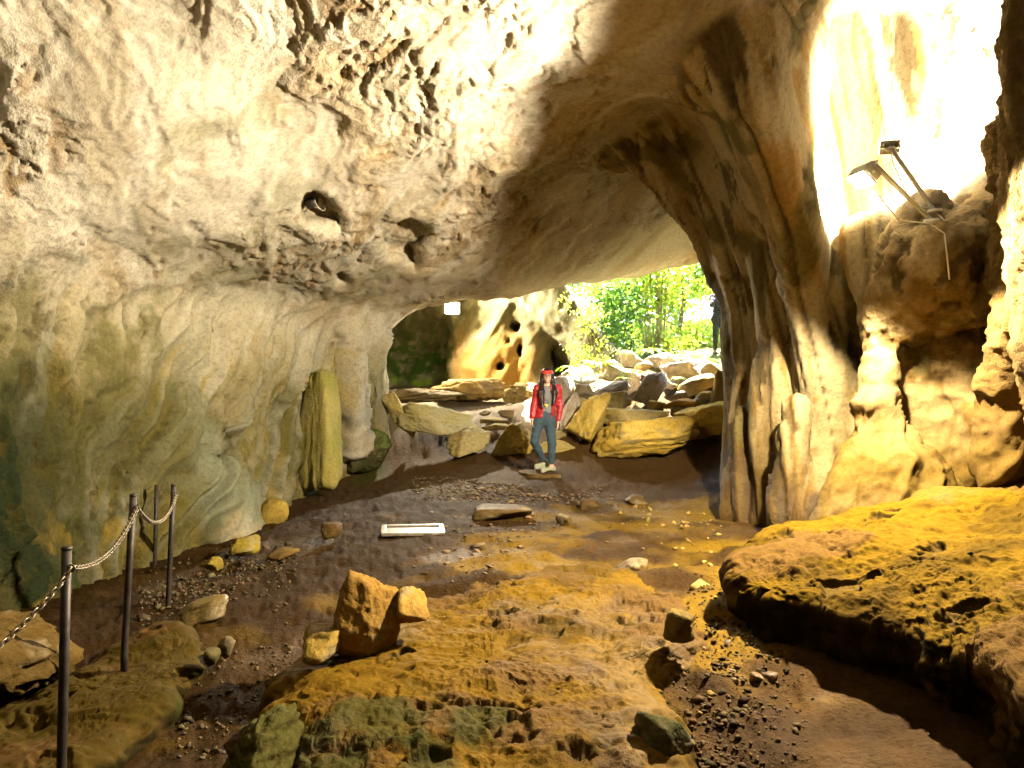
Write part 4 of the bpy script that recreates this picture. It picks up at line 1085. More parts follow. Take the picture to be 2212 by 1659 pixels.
def chain_run(a, b, sag, label):
    a, b = np.array(a, float), np.array(b, float)
    t = np.linspace(0, 1, 400)[:, None]
    c = a + (b - a) * t - np.array([0, 0, 1]) * sag * 4 * t * (1 - t)
    s = np.concatenate([[0], np.cumsum(np.linalg.norm(np.diff(c, axis=0), axis=1))])
    n = int(s[-1] / 0.027)
    root = empty('chain', tuple(a))
    for i in range(n):
        u = (i + 0.5) / n * s[-1]
        p = np.array([np.interp(u, s, c[:, k]) for k in range(3)]); p2 = np.array([np.interp(min(u + 0.01, s[-1]), s, c[:, k]) for k in range(3)]); p1 = np.array([np.interp(max(u - 0.01, 0), s, c[:, k]) for k in range(3)])
        o = bpy.data.objects.new('link', LINK)
        COL.objects.link(o); o.parent = root
        o.location = p - a
        q = Vector(p2 - p1).to_track_quat('X', 'Z')
        o.rotation_euler = (q.to_matrix() @ Matrix.Rotation(math.pi / 2 * (i % 2) + 0.35, 3, 'X')).to_euler()
    tag(root, label, 'chain', 'chains of the barrier')
lv, lf = ring(0.5, 0.0042, 16, 6)
LV = []
for a in np.linspace(0, 2 * math.pi, 16, endpoint=False):
    for b in np.linspace(0, 2 * math.pi, 6, endpoint=False):
        ca_, sa_ = math.cos(a), math.sin(a)
        bx_, by_ = 0.0115 * ca_ + 0.0075 * np.sign(ca_) * (abs(ca_) > 0.2), 0.0115 * sa_
        LV.append((bx_ + 0.0042 * math.cos(b) * ca_, by_ + 0.0042 * math.cos(b) * sa_, 0.0042 * math.sin(b)))
_l = obj('link', (LV, lf), M_CHAIN)
LINK = _l.data
bpy.data.objects.remove(_l)
chain_run(h0, h1, 0.22, 'nearest chain, running out of the frame at lower left')
chain_run(h1, h2, 0.10, 'chain between the nearest and the second post')
chain_run(h2, h4, 0.16, 'chain between the second and the third post')
root = empty('chain_post', (-2.38, 2.1, -1.95))
obj('shaft', tube([(0, 0, -0.1), (0, 0, 0.98)], 0.021, 14), M_DARKMETAL, root)
tag(root, 'chain post left of the frame holding the end of the nearest chain', 'post', 'posts of the chain barrier')

# ------------------------------------------------------------------ inspection cover on the floor
M_PALEMETAL = plain('worn_pale_frame', (0.20, 0.17, 0.12), 0.35, 0.3, 0.3, 24, 0.003)
pc = P(892, 1153, 8.34)
zc0 = float(ground_fine(np.array([pc[0]]), np.array([pc[1]]))[0]) + 0.026
root = empty('inspection_cover', (pc[0], pc[1], zc0)); root.rotation_euler = (math.radians(1.5), math.radians(1), math.radians(9))
for (cx, cy, sx, sy) in ((0, -0.2, 0.7, 0.055), (0, 0.2, 0.7, 0.055), (-0.33, 0, 0.055, 0.344), (0.33, 0, 0.055, 0.344)):
    obj('frame_bar', box((cx, cy, 0), (sx, sy, 0.034), None, 0.005), M_PALEMETAL, root, smooth=False)
obj('cover_plate', box((0, 0, -0.008), (0.60, 0.34, 0.016), None, 0.003), plain('cover_plate', (0.06, 0.048, 0.028), 0.5, 0.3, 0.35, 14, 0.004), root, smooth=False)
tag(root, 'pale rectangular inspection cover in a raised frame lying on the dark floor', 'inspection cover')

# ------------------------------------------------------------------ gravel and litter (uncountable)
def scatter(name, label, mat, n, px, py, size, zoff, seed, cat=None, flat=0.6, level=1, centre=None, spread=None, keep=None, tint=(0.085, 0.06, 0.03)):
    r = np.random.default_rng(seed)
    bv_, bf_ = ico(level)
    U, Wd = [], []
    while len(U) < n:
        u = r.uniform(px[0], px[1]); w = r.uniform(py[0], py[1])
        if keep is None or keep(u, w, r): U.append(u); Wd.append(w)
    U = np.array(U); Wd = np.array(Wd)
    D = 1.75 * FPX / (Wd - 829.5)
    for _ in range(3):
        D = -ground_z((U - 1106) / FPX * D, D) * FPX / (Wd - 829.5)
    XX = (U - 1106) / FPX * D
    ZZ = ground_fine(XX, D)
    V, Fq, CC = [], [], []
    for k in range(n):
        s = size * r.lognormal(0, 0.5)
        vv = bv_ * np.clip(1 + 0.38 * r.normal(size=(len(bv_), 1)), 0.45, 1.6) * np.array([1, r.uniform(0.6, 1), flat]) * s
        vv = rot_z(vv, r.uniform(0, 6.28)); vv = rot_y(vv, r.normal() * 0.3)
        V.append(vv + np.array([XX[k], D[k], ZZ[k] + zoff * s]))
        Fq.append(bf_ + k * len(bv_)); CC.append(np.tile(r.uniform(0.5, 1.5) * np.array(tint) * r.uniform(0.85, 1.15, 3), (len(bv_), 1)))
    ob = link_mesh(name, np.concatenate(V), np.concatenate(Fq), mat, smooth=False)
    set_attr(ob, 'Col', np.concatenate(CC)); set_attr(ob, 'wet', np.full(len(ob.data.vertices), 0.25)); set_attr(ob, 'rg', np.full(len(ob.data.vertices), 0.4))
    tag(ob, label, cat, kind='stuff')
    return ob
scatter('gravel', 'loose dark gravel strewn along the foot of the left wall', M_BOULDER, 900, (300, 640), (1180, 1345), 0.012, 0.3, 3, keep=lambda u, w, r: abs(w - (1345 - (u - 200) * 0.36)) < r.exponential(30))
scatter('gravel', 'small gravel on the earth between left and middle slabs', M_BOULDER, 350, (380, 640), (1390, 1650), 0.010, 0.3, 4)
scatter('leaf_litter', 'brown leaf litter and crumbs of stone around the standing woman', M_BOULDER, 2200, (890, 1330), (985, 1085), 0.017, 0.3, 5, tint=(0.13, 0.085, 0.04), flat=0.3, keep=lambda u, w, r: abs(u - 1050) < r.exponential(120) + 40)
scatter('leaf_litter', 'yellowish litter before the big yellow boulder at the pillar foot', M_BOULDER, 260, (1330, 1560), (990, 1030), 0.02, 0.3, 6, tint=(0.20, 0.13, 0.03))
scatter('gravel', 'grey rubble on the terrace behind the woman', M_BOULDER, 420, (1030, 1170), (856, 915), 0.03, 0.3, 7, tint=(0.15, 0.12, 0.09))
scatter('gravel', 'wet broken stones between the middle slab and the ledge', M_BOULDER, 1100, (1420, 1760), (1250, 1660), 0.009, 0.3, 8, tint=(0.055, 0.032, 0.010), keep=lambda u, w, r: abs(u - 1560) < r.exponential(70) + 30)
r = np.random.default_rng(12)
for i in range(20):
    u = r.normal(1590, 75); w = r.uniform(1290, 1480)
    d = 1.72 * FPX / (w - 829.5)
    s = r.uniform(8, 20)
    boulder('wet brown stone in the broken ground between middle slab and ledge', (u - s, w - s * 0.9, u + s, w + s * 0.5), d, s * 0.8 / FPX * d, r.uniform(-25, 25), 200 + i, 3, base=(0.075, 0.042, 0.012), stain=(0.15, 0.08, 0.012), amt=0.5, name='stone', cat='stone', group='stones between slab and ledge', wet=0.6, flat=0.7)

# ------------------------------------------------------------------ vegetation at the cave mouth
def leaf_material(name, col, trans=0.5):
    m, nt, b = node_mat(name)
    oi = nt.nodes.new('ShaderNodeAttribute'); oi.attribute_name = 'Col'
    nt.links.new(oi.outputs['Color'], b.inputs['Base Color'])
    b.inputs['Roughness'].default_value = 0.5
    tr = nt.nodes.new('ShaderNodeBsdfTranslucent')
    nt.links.new(mix_rgb(nt, oi.outputs['Color'], (2.1, 1.9, 0.8)), tr.inputs['Color'])
    mx = nt.nodes.new('ShaderNodeMixShader'); mx.inputs[0].default_value = trans
    nt.links.new(b.outputs[0], mx.inputs[1]); nt.links.new(tr.outputs[0], mx.inputs[2])
    nt.links.new(mx.outputs[0], nt.nodes['Material Output'].inputs[0])
    return m
M_LEAF = leaf_material('leaf', (0.09, 0.14, 0.03))
M_BARK = plain('bark', (0.20, 0.16, 0.10), 0.85, 0, 0.35, 26, 0.01)
M_BARKPALE = plain('pale_hazel_bark', (0.42, 0.37, 0.26), 0.8, 0, 0.25, 30, 0.006)

def leaf_cloud(name, centres, spread, n, size, seed, parent=None, green=(0.10, 0.17, 0.025), hang=0.3):
    r = np.random.default_rng(seed)
    c = np.array(centres, float); sp = np.array(spread, float)
    k = r.integers(0, len(c), n)
    p = c[k] + r.normal(size=(n, 3)) * (sp[k] if sp.ndim == 2 else sp)
    s = size * r.uniform(0.55, 1.35, n)
    a = r.normal(size=(n, 3)); a[:, 2] -= hang; a /= np.linalg.norm(a, axis=1, keepdims=True)
    b = np.cross(a, r.normal(size=(n, 3))); b /= np.linalg.norm(b, axis=1, keepdims=True)
    nn = np.cross(a, b)
    A, B, N = a * s[:, None], b * (s * 0.36)[:, None], nn * (s * 0.12)[:, None]
    V = np.stack([p, p + A * 0.45 + B + N, p + A, p + A * 0.45 - B + N], 1).reshape(-1, 3)
    i = np.arange(n)[:, None] * 4
    Fq = np.concatenate([i + [0, 1, 2], i + [0, 2, 3]])
    ob = link_mesh(name, V, Fq, M_LEAF, parent, smooth=False)
    col = np.array(green)[None] * 1.35 * r.uniform(0.55, 1.5, (n, 1)) * np.stack([r.uniform(0.75, 1.5, n), np.ones(n), r.uniform(0.6, 1.3, n)], 1)
    set_attr(ob, 'Col', np.repeat(col, 4, axis=0))
    return ob

def tree(label, x, y, h, crown_r, lean, seed, n_leaf=4200, leaf=0.12, green=(0.10, 0.17, 0.025), trunk_r=0.10, pale=False, group='trees outside the cave mouth', low=0.25):
    r = np.random.default_rng(seed)
    z0 = float(ground_z(np.array([x]), np.array([y]))[0]) - 0.1
    root = empty('tree', (x, y, z0))
    pts = [np.array([0.0, 0.0, 0.0])]
    for k in range(1, 9):
        pts.append(np.array([lean * h * (k / 8) ** 1.3 + r.normal() * 0.05, r.normal() * 0.05, h * k / 8]))
    tr = obj('trunk', tube(pts, np.linspace(trunk_r, trunk_r * 0.25, 9), 9), M_BARKPALE if pale else M_BARK, root)
    cen, spr = [], []
    for k in range(15):
        f = r.uniform(low, 1.0); base = np.array([np.interp(f * h, [q[2] for q in pts], [q[j] for q in pts]) for j in range(3)])
        a = r.uniform(0, 6.28); L = crown_r * r.uniform(0.4, 1.0) * (1.15 - 0.5 * f)
        tip = base + np.array([math.cos(a) * L, math.sin(a) * L, L * r.uniform(0.05, 0.5)])
        obj('limb', tube([base, (base + tip) / 2 + np.array([0, 0, 0.08]), tip], [trunk_r * 0.35, trunk_r * 0.2, 0.008], 5), M_BARKPALE if pale else M_BARK, tr)
        for t in (0.55, 0.85, 1.05):
            cen.append(base + (tip - base) * t + r.normal(size=3) * 0.1); spr.append(np.array([0.26, 0.26, 0.17]) * r.uniform(0.7, 1.5))
    cr = leaf_cloud('crown', cen, spr, n_leaf, leaf, seed + 1, root, green)
    tag(root, label, 'tree', group)
    return root

# multi-stemmed hazel right in the mouth
hx, hy, _ = P(1418, 756, 20.2)
hz = float(ground_z(np.array([hx]), np.array([hy]))[0]) - 0.1
root = empty('hazel_bush', (hx, hy, hz))
r = np.random.default_rng(5)
cen, spr = [], []
for k in range(17):
    a = r.uniform(-1, 1); bx0 = a * 0.33; hh = r.uniform(2.2, 4.6)
    pts = [np.array([bx0 + (a * 0.45 + r.normal() * 0.12) * (t ** 1.5), r.normal() * 0.03 + 0.25 * r.uniform(-1, 1) * t, hh * t]) for t in np.linspace(0, 1, 7)]
    obj('stem', tube(pts, np.linspace(r.uniform(0.014, 0.035), 0.007, 7), 7), M_BARKPALE, root)
    for t in (3, 4, 5, 6):
        if pts[t][2] > 1.2: cen.append(pts[t] + r.normal(size=3) * 0.15); spr.append((0.28, 0.25, 0.22))
obj('stem', tube([(0.05, 0, 0), (0.07, 0.0, 1.5), (0.04, 0.05, 3.0), (0.1, 0.1, 5.0)], [0.075, 0.065, 0.05, 0.03], 10), M_BARKPALE, root)
leaf_cloud('crown', cen, spr, 2600, 0.11, 61, root, (0.13, 0.20, 0.025))
tag(root, 'many-stemmed pale hazel growing in the cave mouth', 'bush')

trees = [
    ('bright tree hanging over the left jamb of the mouth', 2.7, 21.5, 4.6, 1.7, 0.05, 71, 4600, 0.13, (0.10, 0.18, 0.025), 0.07, False, 0.15),
    ('dark-stemmed tree right behind the hazel', 5.2, 22.5, 5.5, 1.9, 0.03, 72, 4600, 0.13, (0.10, 0.18, 0.03), 0.09, False, 0.2),
    ('slender tree at the right of the mouth beside the photographer', 6.6, 23.0, 5.5, 1.8, -0.05, 73, 4600, 0.13, (0.12, 0.18, 0.03), 0.06, False, 0.2),
    ('mid-green tree far behind the left part of the mouth', 3.2, 26.5, 5.5, 2.2, 0.0, 74, 4600, 0.15, (0.07, 0.14, 0.03), 0.10, False, 0.1),
    ('tall thin-stemmed tree far behind the hazel', 6.2, 27.5, 6.0, 2.2, 0.04, 75, 4600, 0.15, (0.08, 0.15, 0.03), 0.08, False, 0.1),
    ('tree far behind the right edge of the mouth', 9.0, 28.0, 6.0, 2.4, 0.0, 76, 4600, 0.15, (0.10, 0.16, 0.03), 0.10, False, 0.1),
    ('bushy dark green sapling on the left jamb rock', 3.05, 19.2, 2.2, 0.8, -0.1, 77, 2600, 0.10, (0.05, 0.12, 0.03), 0.03, False, 0.05),
]
for lb, x, y, h, cr, ln, sd, nl_, lf_, g, tr_, pl, lw_ in trees:
    tree(lb, x, y, h, cr, ln, sd, nl_, lf_, g, tr_, pl, low=lw_)

def fern(label, px, py, d, n, L, seed, green=(0.12, 0.21, 0.02)):
    p = P(px, py, d); r = np.random.default_rng(seed)
    root = empty('fern', p)
    for k in range(n):
        a = r.uniform(0, 6.28); l = L * r.uniform(0.6, 1.1)
        t = np.linspace(0, 1, 11)
        c = np.stack([math.cos(a) * l * t, math.sin(a) * l * t, l * (0.9 * t - 0.95 * t * t) + 0.02], 1)
        side = np.array([-math.sin(a), math.cos(a), 0])
        V, Fq = [], []
        for i in range(1, 11):
            w = 0.30 * l * (1 - t[i] * 0.85) * math.sin(math.pi * min(1, t[i] * 2.2) * 0.5)
            for sg in (-1, 1):
                o = len(V); dirv = c[i] - c[i - 1]
                tip = c[i] + side * sg * w + dirv * 0.8 + np.array([0, 0, -0.25 * w])
                V += [c[i - 1] * 0.55 + c[i] * 0.45, tip, c[i] + dirv * 0.15]; Fq.append([o, o + 1, o + 2])
        ob = link_mesh('frond', V, Fq, M_LEAF, root, smooth=False)
        set_attr(ob, 'Col', np.tile(np.array(green) * r.uniform(0.7, 1.4), (len(V), 1)))
    tag(root, label, 'fern', 'ferns on the rockfall')
fern('largest bright fern on the pale rock above the woman\'s shoulder', 1290, 792, 15.35, 22, 0.55, 81)
fern('fern clump hanging just below the largest fern', 1262, 815, 15.0, 16, 0.42, 82)
fern('small fern sprouting above the rounded white boulder', 1372, 808, 15.0, 12, 0.30, 83)
fern('fern at the foot of the hazel stems', 1405, 764, 17.6, 16, 0.5, 84)
fern('fern on the rubble right of the hazel', 1490, 770, 17.8, 16, 0.55, 85)
fern('fern on the high rubble nearest the pillar', 1540, 785, 17.0, 14, 0.5, 86)
fern('fern in the gap left of the rounded white boulder', 1350, 822, 14.9, 10, 0.26, 87)
fern('small fern between the slanting slab and the grey boulder', 1462, 822, 15.1, 10, 0.28, 88)
fern('tuft of fern on the white rock left of the hazel', 1345, 765, 16.9, 12, 0.35, 89)
fern('drooping fern at the left foot of the jamb rock', 1238, 800, 15.9, 12, 0.4, 90)
fern('fern on the large grey boulder near the top of the rockfall', 1470, 776, 16.3, 14, 0.42, 97)
# uncountable green behind and below
r = np.random.default_rng(9)
uc = [(r.uniform(2.5, 12), r.uniform(18.6, 29)) for _ in range(150)]
uc = [(a, b, float(ground_z(np.array([a]), np.array([b]))[0]) + r.uniform(0.05, 0.45)) for a, b in uc if a > 2.6 + 0.1 * (b - 18) and not (b < 19.6 and 4.5 < a < 6.2)]
o = leaf_cloud('undergrowth', uc, (0.32, 0.32, 0.16), 17000, 0.11, 91, None, (0.12, 0.19, 0.03), hang=-0.4)
tag(o, 'low green undergrowth covering the slope outside the cave mouth', kind='stuff')
wc = [(r.uniform(0, 22), r.uniform(30, 38), r.uniform(1.5, 9)) for _ in range(170)]
o = leaf_cloud('woodland', wc, (0.9, 0.9, 0.6), 17000, 0.22, 92, None, (0.09, 0.16, 0.035))
tag(o, 'pale green wood far beyond the cave mouth', kind='stuff')
# ivy over the jamb rock
iv = []
for k in range(26):
    q = P(1268 + r.normal() * 16, r.uniform(640, 790), 17.3 + r.uniform(-0.2, 0.3)); iv.append(q)
root = empty('ivy', iv[0])
o = leaf_cloud('leaves', np.array(iv) - iv[0], (0.10, 0.10, 0.10), 900, 0.07, 93, root, (0.13, 0.20, 0.04))
for k in range(3):
    obj('stem', tube([P(1262 + 10 * k, 640, 17.35) - iv[0], P(1270 + 6 * k, 700, 17.2) - iv[0], P(1268 + 9 * k, 790 - 12 * k, 17.1) - iv[0]], 0.008, 5), M_BARK, root)
tag(root, 'ivy strand trailing down the jamb rock left of the mouth', 'ivy')

# ------------------------------------------------------------------ people
def sdf_mesh(fn, lo, hi, step):
    g = [np.arange(lo[i], hi[i] + step * 5, step) for i in range(3)]
    v, q = surface_nets(lambda X, Y, Z: fn(X.astype(F32), Y.astype(F32), Z.astype(F32)), g[0], g[1], g[2], lambda a, b, c: (a, b, c), 3)
    n = vnormals(v, q)
    f0 = fn(*(v + n * step).astype(F32).T)
    if f0.mean() < 0: q = q[:, ::-1]
    return v, q

def caps(L, X, Y, Z, k, grow=0.0):
    return cones([(np.array(a, F32), np.array(b, F32), r1 + grow, r2 + grow) for a, b, r1, r2 in L], X, Y, Z, k)

def hand(wrist, dirv, side, palm_n, s=1.0, curl=0.5):
    """palm and five fingers; returns capsules"""
    w = np.array(wrist); d = np.array(dirv) / np.linalg.norm(dirv); sd = np.array(side) / np.linalg.norm(side); pn = np.array(palm_n) / np.linalg.norm(palm_n)
    out = []
    kn = w + d * 0.085 * s
    for i, (o, L) in enumerate(((-0.029, 0.066), (-0.010, 0.076), (0.010, 0.072), (0.028, 0.056))):
        b = kn + sd * o * s
        out.append((w + sd * o * 0.6 * s, b, 0.014 * s, 0.0105 * s))
        m = b + (d * math.cos(curl * 0.6) + pn * math.sin(curl * 0.6)) * L * 0.5 * s
        t = m + (d * math.cos(curl * 1.6) + pn * math.sin(curl * 1.6)) * L * 0.5 * s
        out += [(b, m, 0.0095 * s, 0.0085 * s), (m, t, 0.0085 * s, 0.007 * s)]
    tb = w + d * 0.025 * s - sd * 0.03 * s
    tm = tb + (d * 0.7 - sd * 0.5 + pn * 0.35) * 0.04 * s
    out += [(w + d * 0.01, tb, 0.014 * s, 0.012 * s), (tb, tm, 0.011 * s, 0.0095 * s), (tm, tm + (d * 0.9 + pn * 0.4) * 0.03 * s, 0.0095 * s, 0.008 * s)]
    return out

M_SKIN = plain('skin', (0.56, 0.33, 0.22), 0.5, 0, 0.06, 40)
M_HAIR = plain('dark_hair', (0.018, 0.010, 0.008), 0.4, 0, 0.3, 80)
M_RED = plain('red_jacket', (0.34, 0.016, 0.02), 0.45, 0, 0.15, 25, 0.004)
M_BAND = plain('red_headband', (0.62, 0.03, 0.02), 0.7, 0, 0.1, 60)
M_GREY = plain('grey_top', (0.16, 0.16, 0.15), 0.8, 0, 0.12, 60)
M_JEANS = plain('blue_jeans', (0.032, 0.058, 0.075), 0.85, 0, 0.25, 40, 0.003)
M_SHOE = plain('pale_green_trainers', (0.30, 0.31, 0.19), 0.75, 0, 0.2, 30)
M_SOLE = plain('rubber_sole', (0.34, 0.33, 0.26), 0.7)
M_BLACK = plain('black_plastic', (0.012, 0.012, 0.014), 0.35)
M_NAVY = plain('dark_navy_cloth', (0.022, 0.025, 0.036), 0.85, 0, 0.2, 40)
M_LIP = plain('lips', (0.45, 0.14, 0.12), 0.45)
M_EYE = plain('eye', (0.02, 0.012, 0.01), 0.2)
M_WHITE = plain('teeth', (0.8, 0.76, 0.68), 0.35)
M_GOLD = plain('yellow_pendant', (0.75, 0.5, 0.04), 0.4, 0.2)

def person(loc, rot, J, cloth, label, arms_hands, step=0.0075):
    root = empty('person', loc); root.rotation_euler = (0, 0, rot)
    A = {k: np.array(v, float) for k, v in J.items()}
    hc = A['head']
    torso = [(A['pelvis'], A['waist'], 0.125, 0.105), (A['waist'], A['chest'], 0.105, 0.125), (A['chest'], (A['shl'] + A['shr']) / 2 + (0, 0, -0.03), 0.125, 0.075)]
    torso += [((A['shl'] + A['shr']) / 2 + (0, 0, 0.045), A['shl'], 0.055, 0.048), ((A['shl'] + A['shr']) / 2 + (0, 0, 0.045), A['shr'], 0.055, 0.048)]
    hips = [(A['hipl'], A['hipr'], 0.105, 0.105), (A['pelvis'], (A['hipl'] + A['hipr']) / 2, 0.115, 0.10)]
    legs = []
    for s in 'lr':
        legs += [(A['hip' + s], A['knee' + s], 0.084, 0.054), (A['knee' + s], A['knee' + s] * 0.62 + A['ank' + s] * 0.38, 0.053, 0.052), (A['knee' + s] * 0.62 + A['ank' + s] * 0.38, A['ank' + s], 0.052, 0.035)]
    feet = []
    for s in 'lr':
        a, t = A['ank' + s], A['toe' + s]
        heel = np.array([a[0] - (t[0] - a[0]) * 0.25, a[1] - (t[1] - a[1]) * 0.25, t[2]])
        feet.append((a, heel, t))
    arms = []
    for s in 'lr':
        arms += [(A['sh' + s], A['elb' + s], 0.048, 0.038), (A['elb' + s], A['wri' + s], 0.038, 0.024)]
    neck = [((A['shl'] + A['shr']) / 2 + (0, 0.015, 0.0), hc + (0, 0.02, -0.06), 0.055, 0.05)]
    hands = arms_hands(A)

    def head_f(X, Y, Z):
        d = ell(X, Y, Z, hc + (0, 0.015, 0.03), (0.076, 0.094, 0.090))
        d = smin(d, ell(X, Y, Z, hc + (0, -0.015, -0.045), (0.058, 0.068, 0.072)), 0.04)
        d = smin(d, caps([(hc + (0, -0.085, 0.012), hc + (0, -0.105, -0.022), 0.009, 0.014)], X, Y, Z, 0.01), 0.012)      # nose
        d = smin(d, ell(X, Y, Z, hc + (0, -0.070, -0.095), (0.022, 0.018, 0.016)), 0.02)                                  # chin
        for sg in (-1, 1):
            d = smin(d, ell(X, Y, Z, hc + (sg * 0.077, 0.015, -0.012), (0.010, 0.02, 0.031)), 0.008)                     # ears
            d = smax(d, -ell(X, Y, Z, hc + (sg * 0.030, -0.098, 0.010), (0.019, 0.016, 0.011)), 0.012)                   # sockets
        d = smin(d, ell(X, Y, Z, hc + (0, -0.078, -0.062), (0.026, 0.012, 0.010)), 0.01)
        return d

    def body_f(X, Y, Z):
        t = caps(torso + hips, X, (Y - A['chest'][1]) * 1.32 + A['chest'][1], Z, 0.06)
        d = smin(t, caps(legs, X, Y, Z, 0.03), 0.04)
        for a, heel, tt in feet:
            d = smin(d, caps([(a, heel + (0, 0, 0.035), 0.034, 0.034), (a * 0.6 + heel * 0.4, tt + (0, 0, 0.02), 0.034, 0.026), (heel + (0, 0, 0.03), tt + (0, 0, 0.02), 0.033, 0.03)], X, Y, Z, 0.02), 0.02)
        d = smin(d, caps(arms, X, Y, Z, 0.03), 0.03)
        d = smin(d, caps(neck, X, Y, Z, 0.02), 0.03)
        d = smin(d, head_f(X, Y, Z), 0.02)
        return smin(d, caps(hands, X, Y, Z, 0.007), 0.012)
    allp = np.array([p for L in (torso, hips, legs, arms) for c in L for p in c[:2]] + [c[1] for c in hands] + [f[2] for f in feet])
    lo = allp.min(0) - 0.17; hi = np.maximum(allp.max(0) + 0.17, hc + 0.17)
    bd = link_mesh('body', *sdf_mesh(body_f, lo, hi, step), M_SKIN, root)

    def cloth_piece(name, fn, mat, lo, hi, cstep=0.008, parent=root):
        cstep = cstep if step < 0.01 else 0.014
        return link_mesh(name, *sdf_mesh(fn, lo, hi, cstep), mat, parent)
    wr = lambda X, Y, Z, s: 0.010 * fbm(X * 14, Y * 14, Z * 22, 3, seed=s)
    # trousers
    def jeans(X, Y, Z):
        t = caps(hips + torso[:1], X, (Y - A['chest'][1]) * 1.28 + A['chest'][1], Z, 0.05, 0.012)
        d = smin(t, caps(legs, X, Y, Z, 0.03, 0.011), 0.04) + wr(X, Y, Z, 1)
        return np.maximum(np.maximum(d, Z - (A['waist'][2] + 0.0)), np.minimum(A['ankl'][2], A['ankr'][2]) + 0.03 - Z + 0 * X)
    cloth_piece('trousers', jeans, cloth['legs'], lo, hi)
    # top
    def top(X, Y, Z):
        d = caps(torso, X, (Y - A['chest'][1]) * 1.30 + A['chest'][1], Z, 0.06, 0.014) + wr(X, Y, Z, 2)
        return np.maximum(np.maximum(d, A['waist'][2] - 0.06 - Z), Z - (A['shl'][2] + 0.055))
    cloth_piece('top', top, cloth['top'], lo, hi)
    # jacket, open in front where asked
    hem = A['waist'][2] - cloth['hem']
    def jacket(X, Y, Z):
        t = caps(torso + hips[1:], X, (Y - A['chest'][1]) * 1.22 + A['chest'][1], Z, 0.06, 0.034)
        a = np.maximum(caps(arms, X, Y, Z, 0.03, 0.017), -1.0)
        for s in 'lr':
            dv = A['wri' + s] - A['elb' + s]; dv = dv / np.linalg.norm(dv)
            e = A['wri' + s] - dv * 0.012
            cut = (X - e[0]) * dv[0] + (Y - e[1]) * dv[1] + (Z - e[2]) * dv[2]
            near = (X - e[0]) ** 2 + (Y - e[1]) ** 2 + (Z - e[2]) ** 2 < 0.015
            a = np.where(near, np.maximum(a, cut), a)
        d = smin(np.maximum(t, hem - Z), a, 0.03) + 1.6 * wr(X, Y, Z, 3)
        nk = (A['shl'] + A['shr']) / 2 + (0, -0.01, 0.09)
        d = smax(d, -ell(X, Y, Z, nk, (0.072, 0.075, 0.10)), 0.01)
        d = np.maximum(d, Z - (A['shl'][2] + 0.085))
        if cloth['open']:
            cx, w0 = cloth['open']
            gap = np.abs(X - cx - 0.02 * np.sin(Z * 7)) - (w0 + 0.03 * (A['shl'][2] - Z))
            d = np.where(Y < A['chest'][1] - 0.02, np.maximum(d, -gap), d)
        return d
    jk = cloth_piece('jacket', jacket, cloth['jacket'], lo, hi)
    # hair
    def hair(X, Y, Z):
        cap_ = ell(X, Y, Z, hc + (0, 0.028, 0.034), (0.092, 0.106, 0.098))
        face = ell(X, Y, Z, hc + (0, -0.10, -0.035), (0.066, 0.085, 0.098))
        d = smax(cap_, -face, 0.012)
        d = np.maximum(d, hc[2] - 0.06 - Z)
        if cloth['long_hair']:
            for sg, drop, out in cloth['long_hair']:
                q = [(hc + (sg * 0.070, 0.02, 0.02), hc + (sg * 0.092, 0.0, -0.12), 0.036, 0.042), (hc + (sg * 0.092, 0.0, -0.12), hc + (sg * (0.10 + out), -0.085, -0.26), 0.042, 0.050), (hc + (sg * (0.10 + out), -0.085, -0.26), hc + (sg * (0.085 + out), -0.135, -drop), 0.050, 0.022)]
                d = smin(d, caps(q, X, Y, Z, 0.03), 0.05)
            q = [(hc + (0, 0.08, 0.0), hc + (0, 0.12, -0.22), 0.07, 0.08), (hc + (0, 0.12, -0.22), hc + (0, 0.14, -0.42), 0.09, 0.05)]
            d = smin(d, caps(q, X, Y, Z, 0.03), 0.04)
        return d + 0.009 * fbm(X * 55, Y * 55, Z * 5, 3, seed=6)
    cloth_piece('hair', hair, M_HAIR, hc - (0.26, 0.24, 0.52), hc + (0.26, 0.26, 0.16), 0.006)
    # shoes
    for i, (a, heel, tt) in enumerate(feet):
        def shoe(X, Y, Z):
            d = caps([(a * 0.55 + heel * 0.45 + (0, 0, 0.02), heel + (0, 0, 0.04), 0.039, 0.040), (a * 0.5 + heel * 0.5, tt + (0, 0, 0.028), 0.038, 0.030), (heel + (0, 0, 0.036), tt + (0, 0, 0.024), 0.038, 0.034)], X, Y, Z, 0.025)
            return np.maximum(d, tt[2] - 0.004 - Z)
        b0 = np.minimum(np.minimum(a, heel), tt) - 0.08; b1 = np.maximum(np.maximum(a, heel), tt) + 0.08
        sh = cloth_piece('shoe', shoe, cloth['shoe'], b0, b1, 0.006)
        def sole(X, Y, Z):
            d = caps([(heel + (0, 0, 0.01), tt + (0, 0, 0.01), 0.040, 0.037)], X, Y, Z, 0.02)
            return np.maximum(np.maximum(d, tt[2] - 0.008 - Z), Z - tt[2] - 0.018)
        cloth_piece('sole', sole, M_SOLE, b0, b1, 0.006, sh)
    # face
    for sg in (-1, 1):
        e = ico(2); obj('eye', ((e[0] * 0.0105 + hc + (sg * 0.030, -0.083, 0.010)).tolist(), e[1].tolist()), M_EYE, bd)
        obj('eyebrow', tube([hc + (sg * 0.014, -0.090, 0.028), hc + (sg * 0.032, -0.088, 0.032), hc + (sg * 0.048, -0.078, 0.026)], 0.0035, 5), M_HAIR, bd)
    obj('mouth', tube([hc + (-0.026, -0.080, -0.056), hc + (-0.012, -0.091, -0.064), hc + (0, -0.093, -0.066), hc + (0.012, -0.091, -0.064), hc + (0.026, -0.080, -0.056)], [0.003, 0.006, 0.007, 0.006, 0.003], 6), M_LIP, bd)
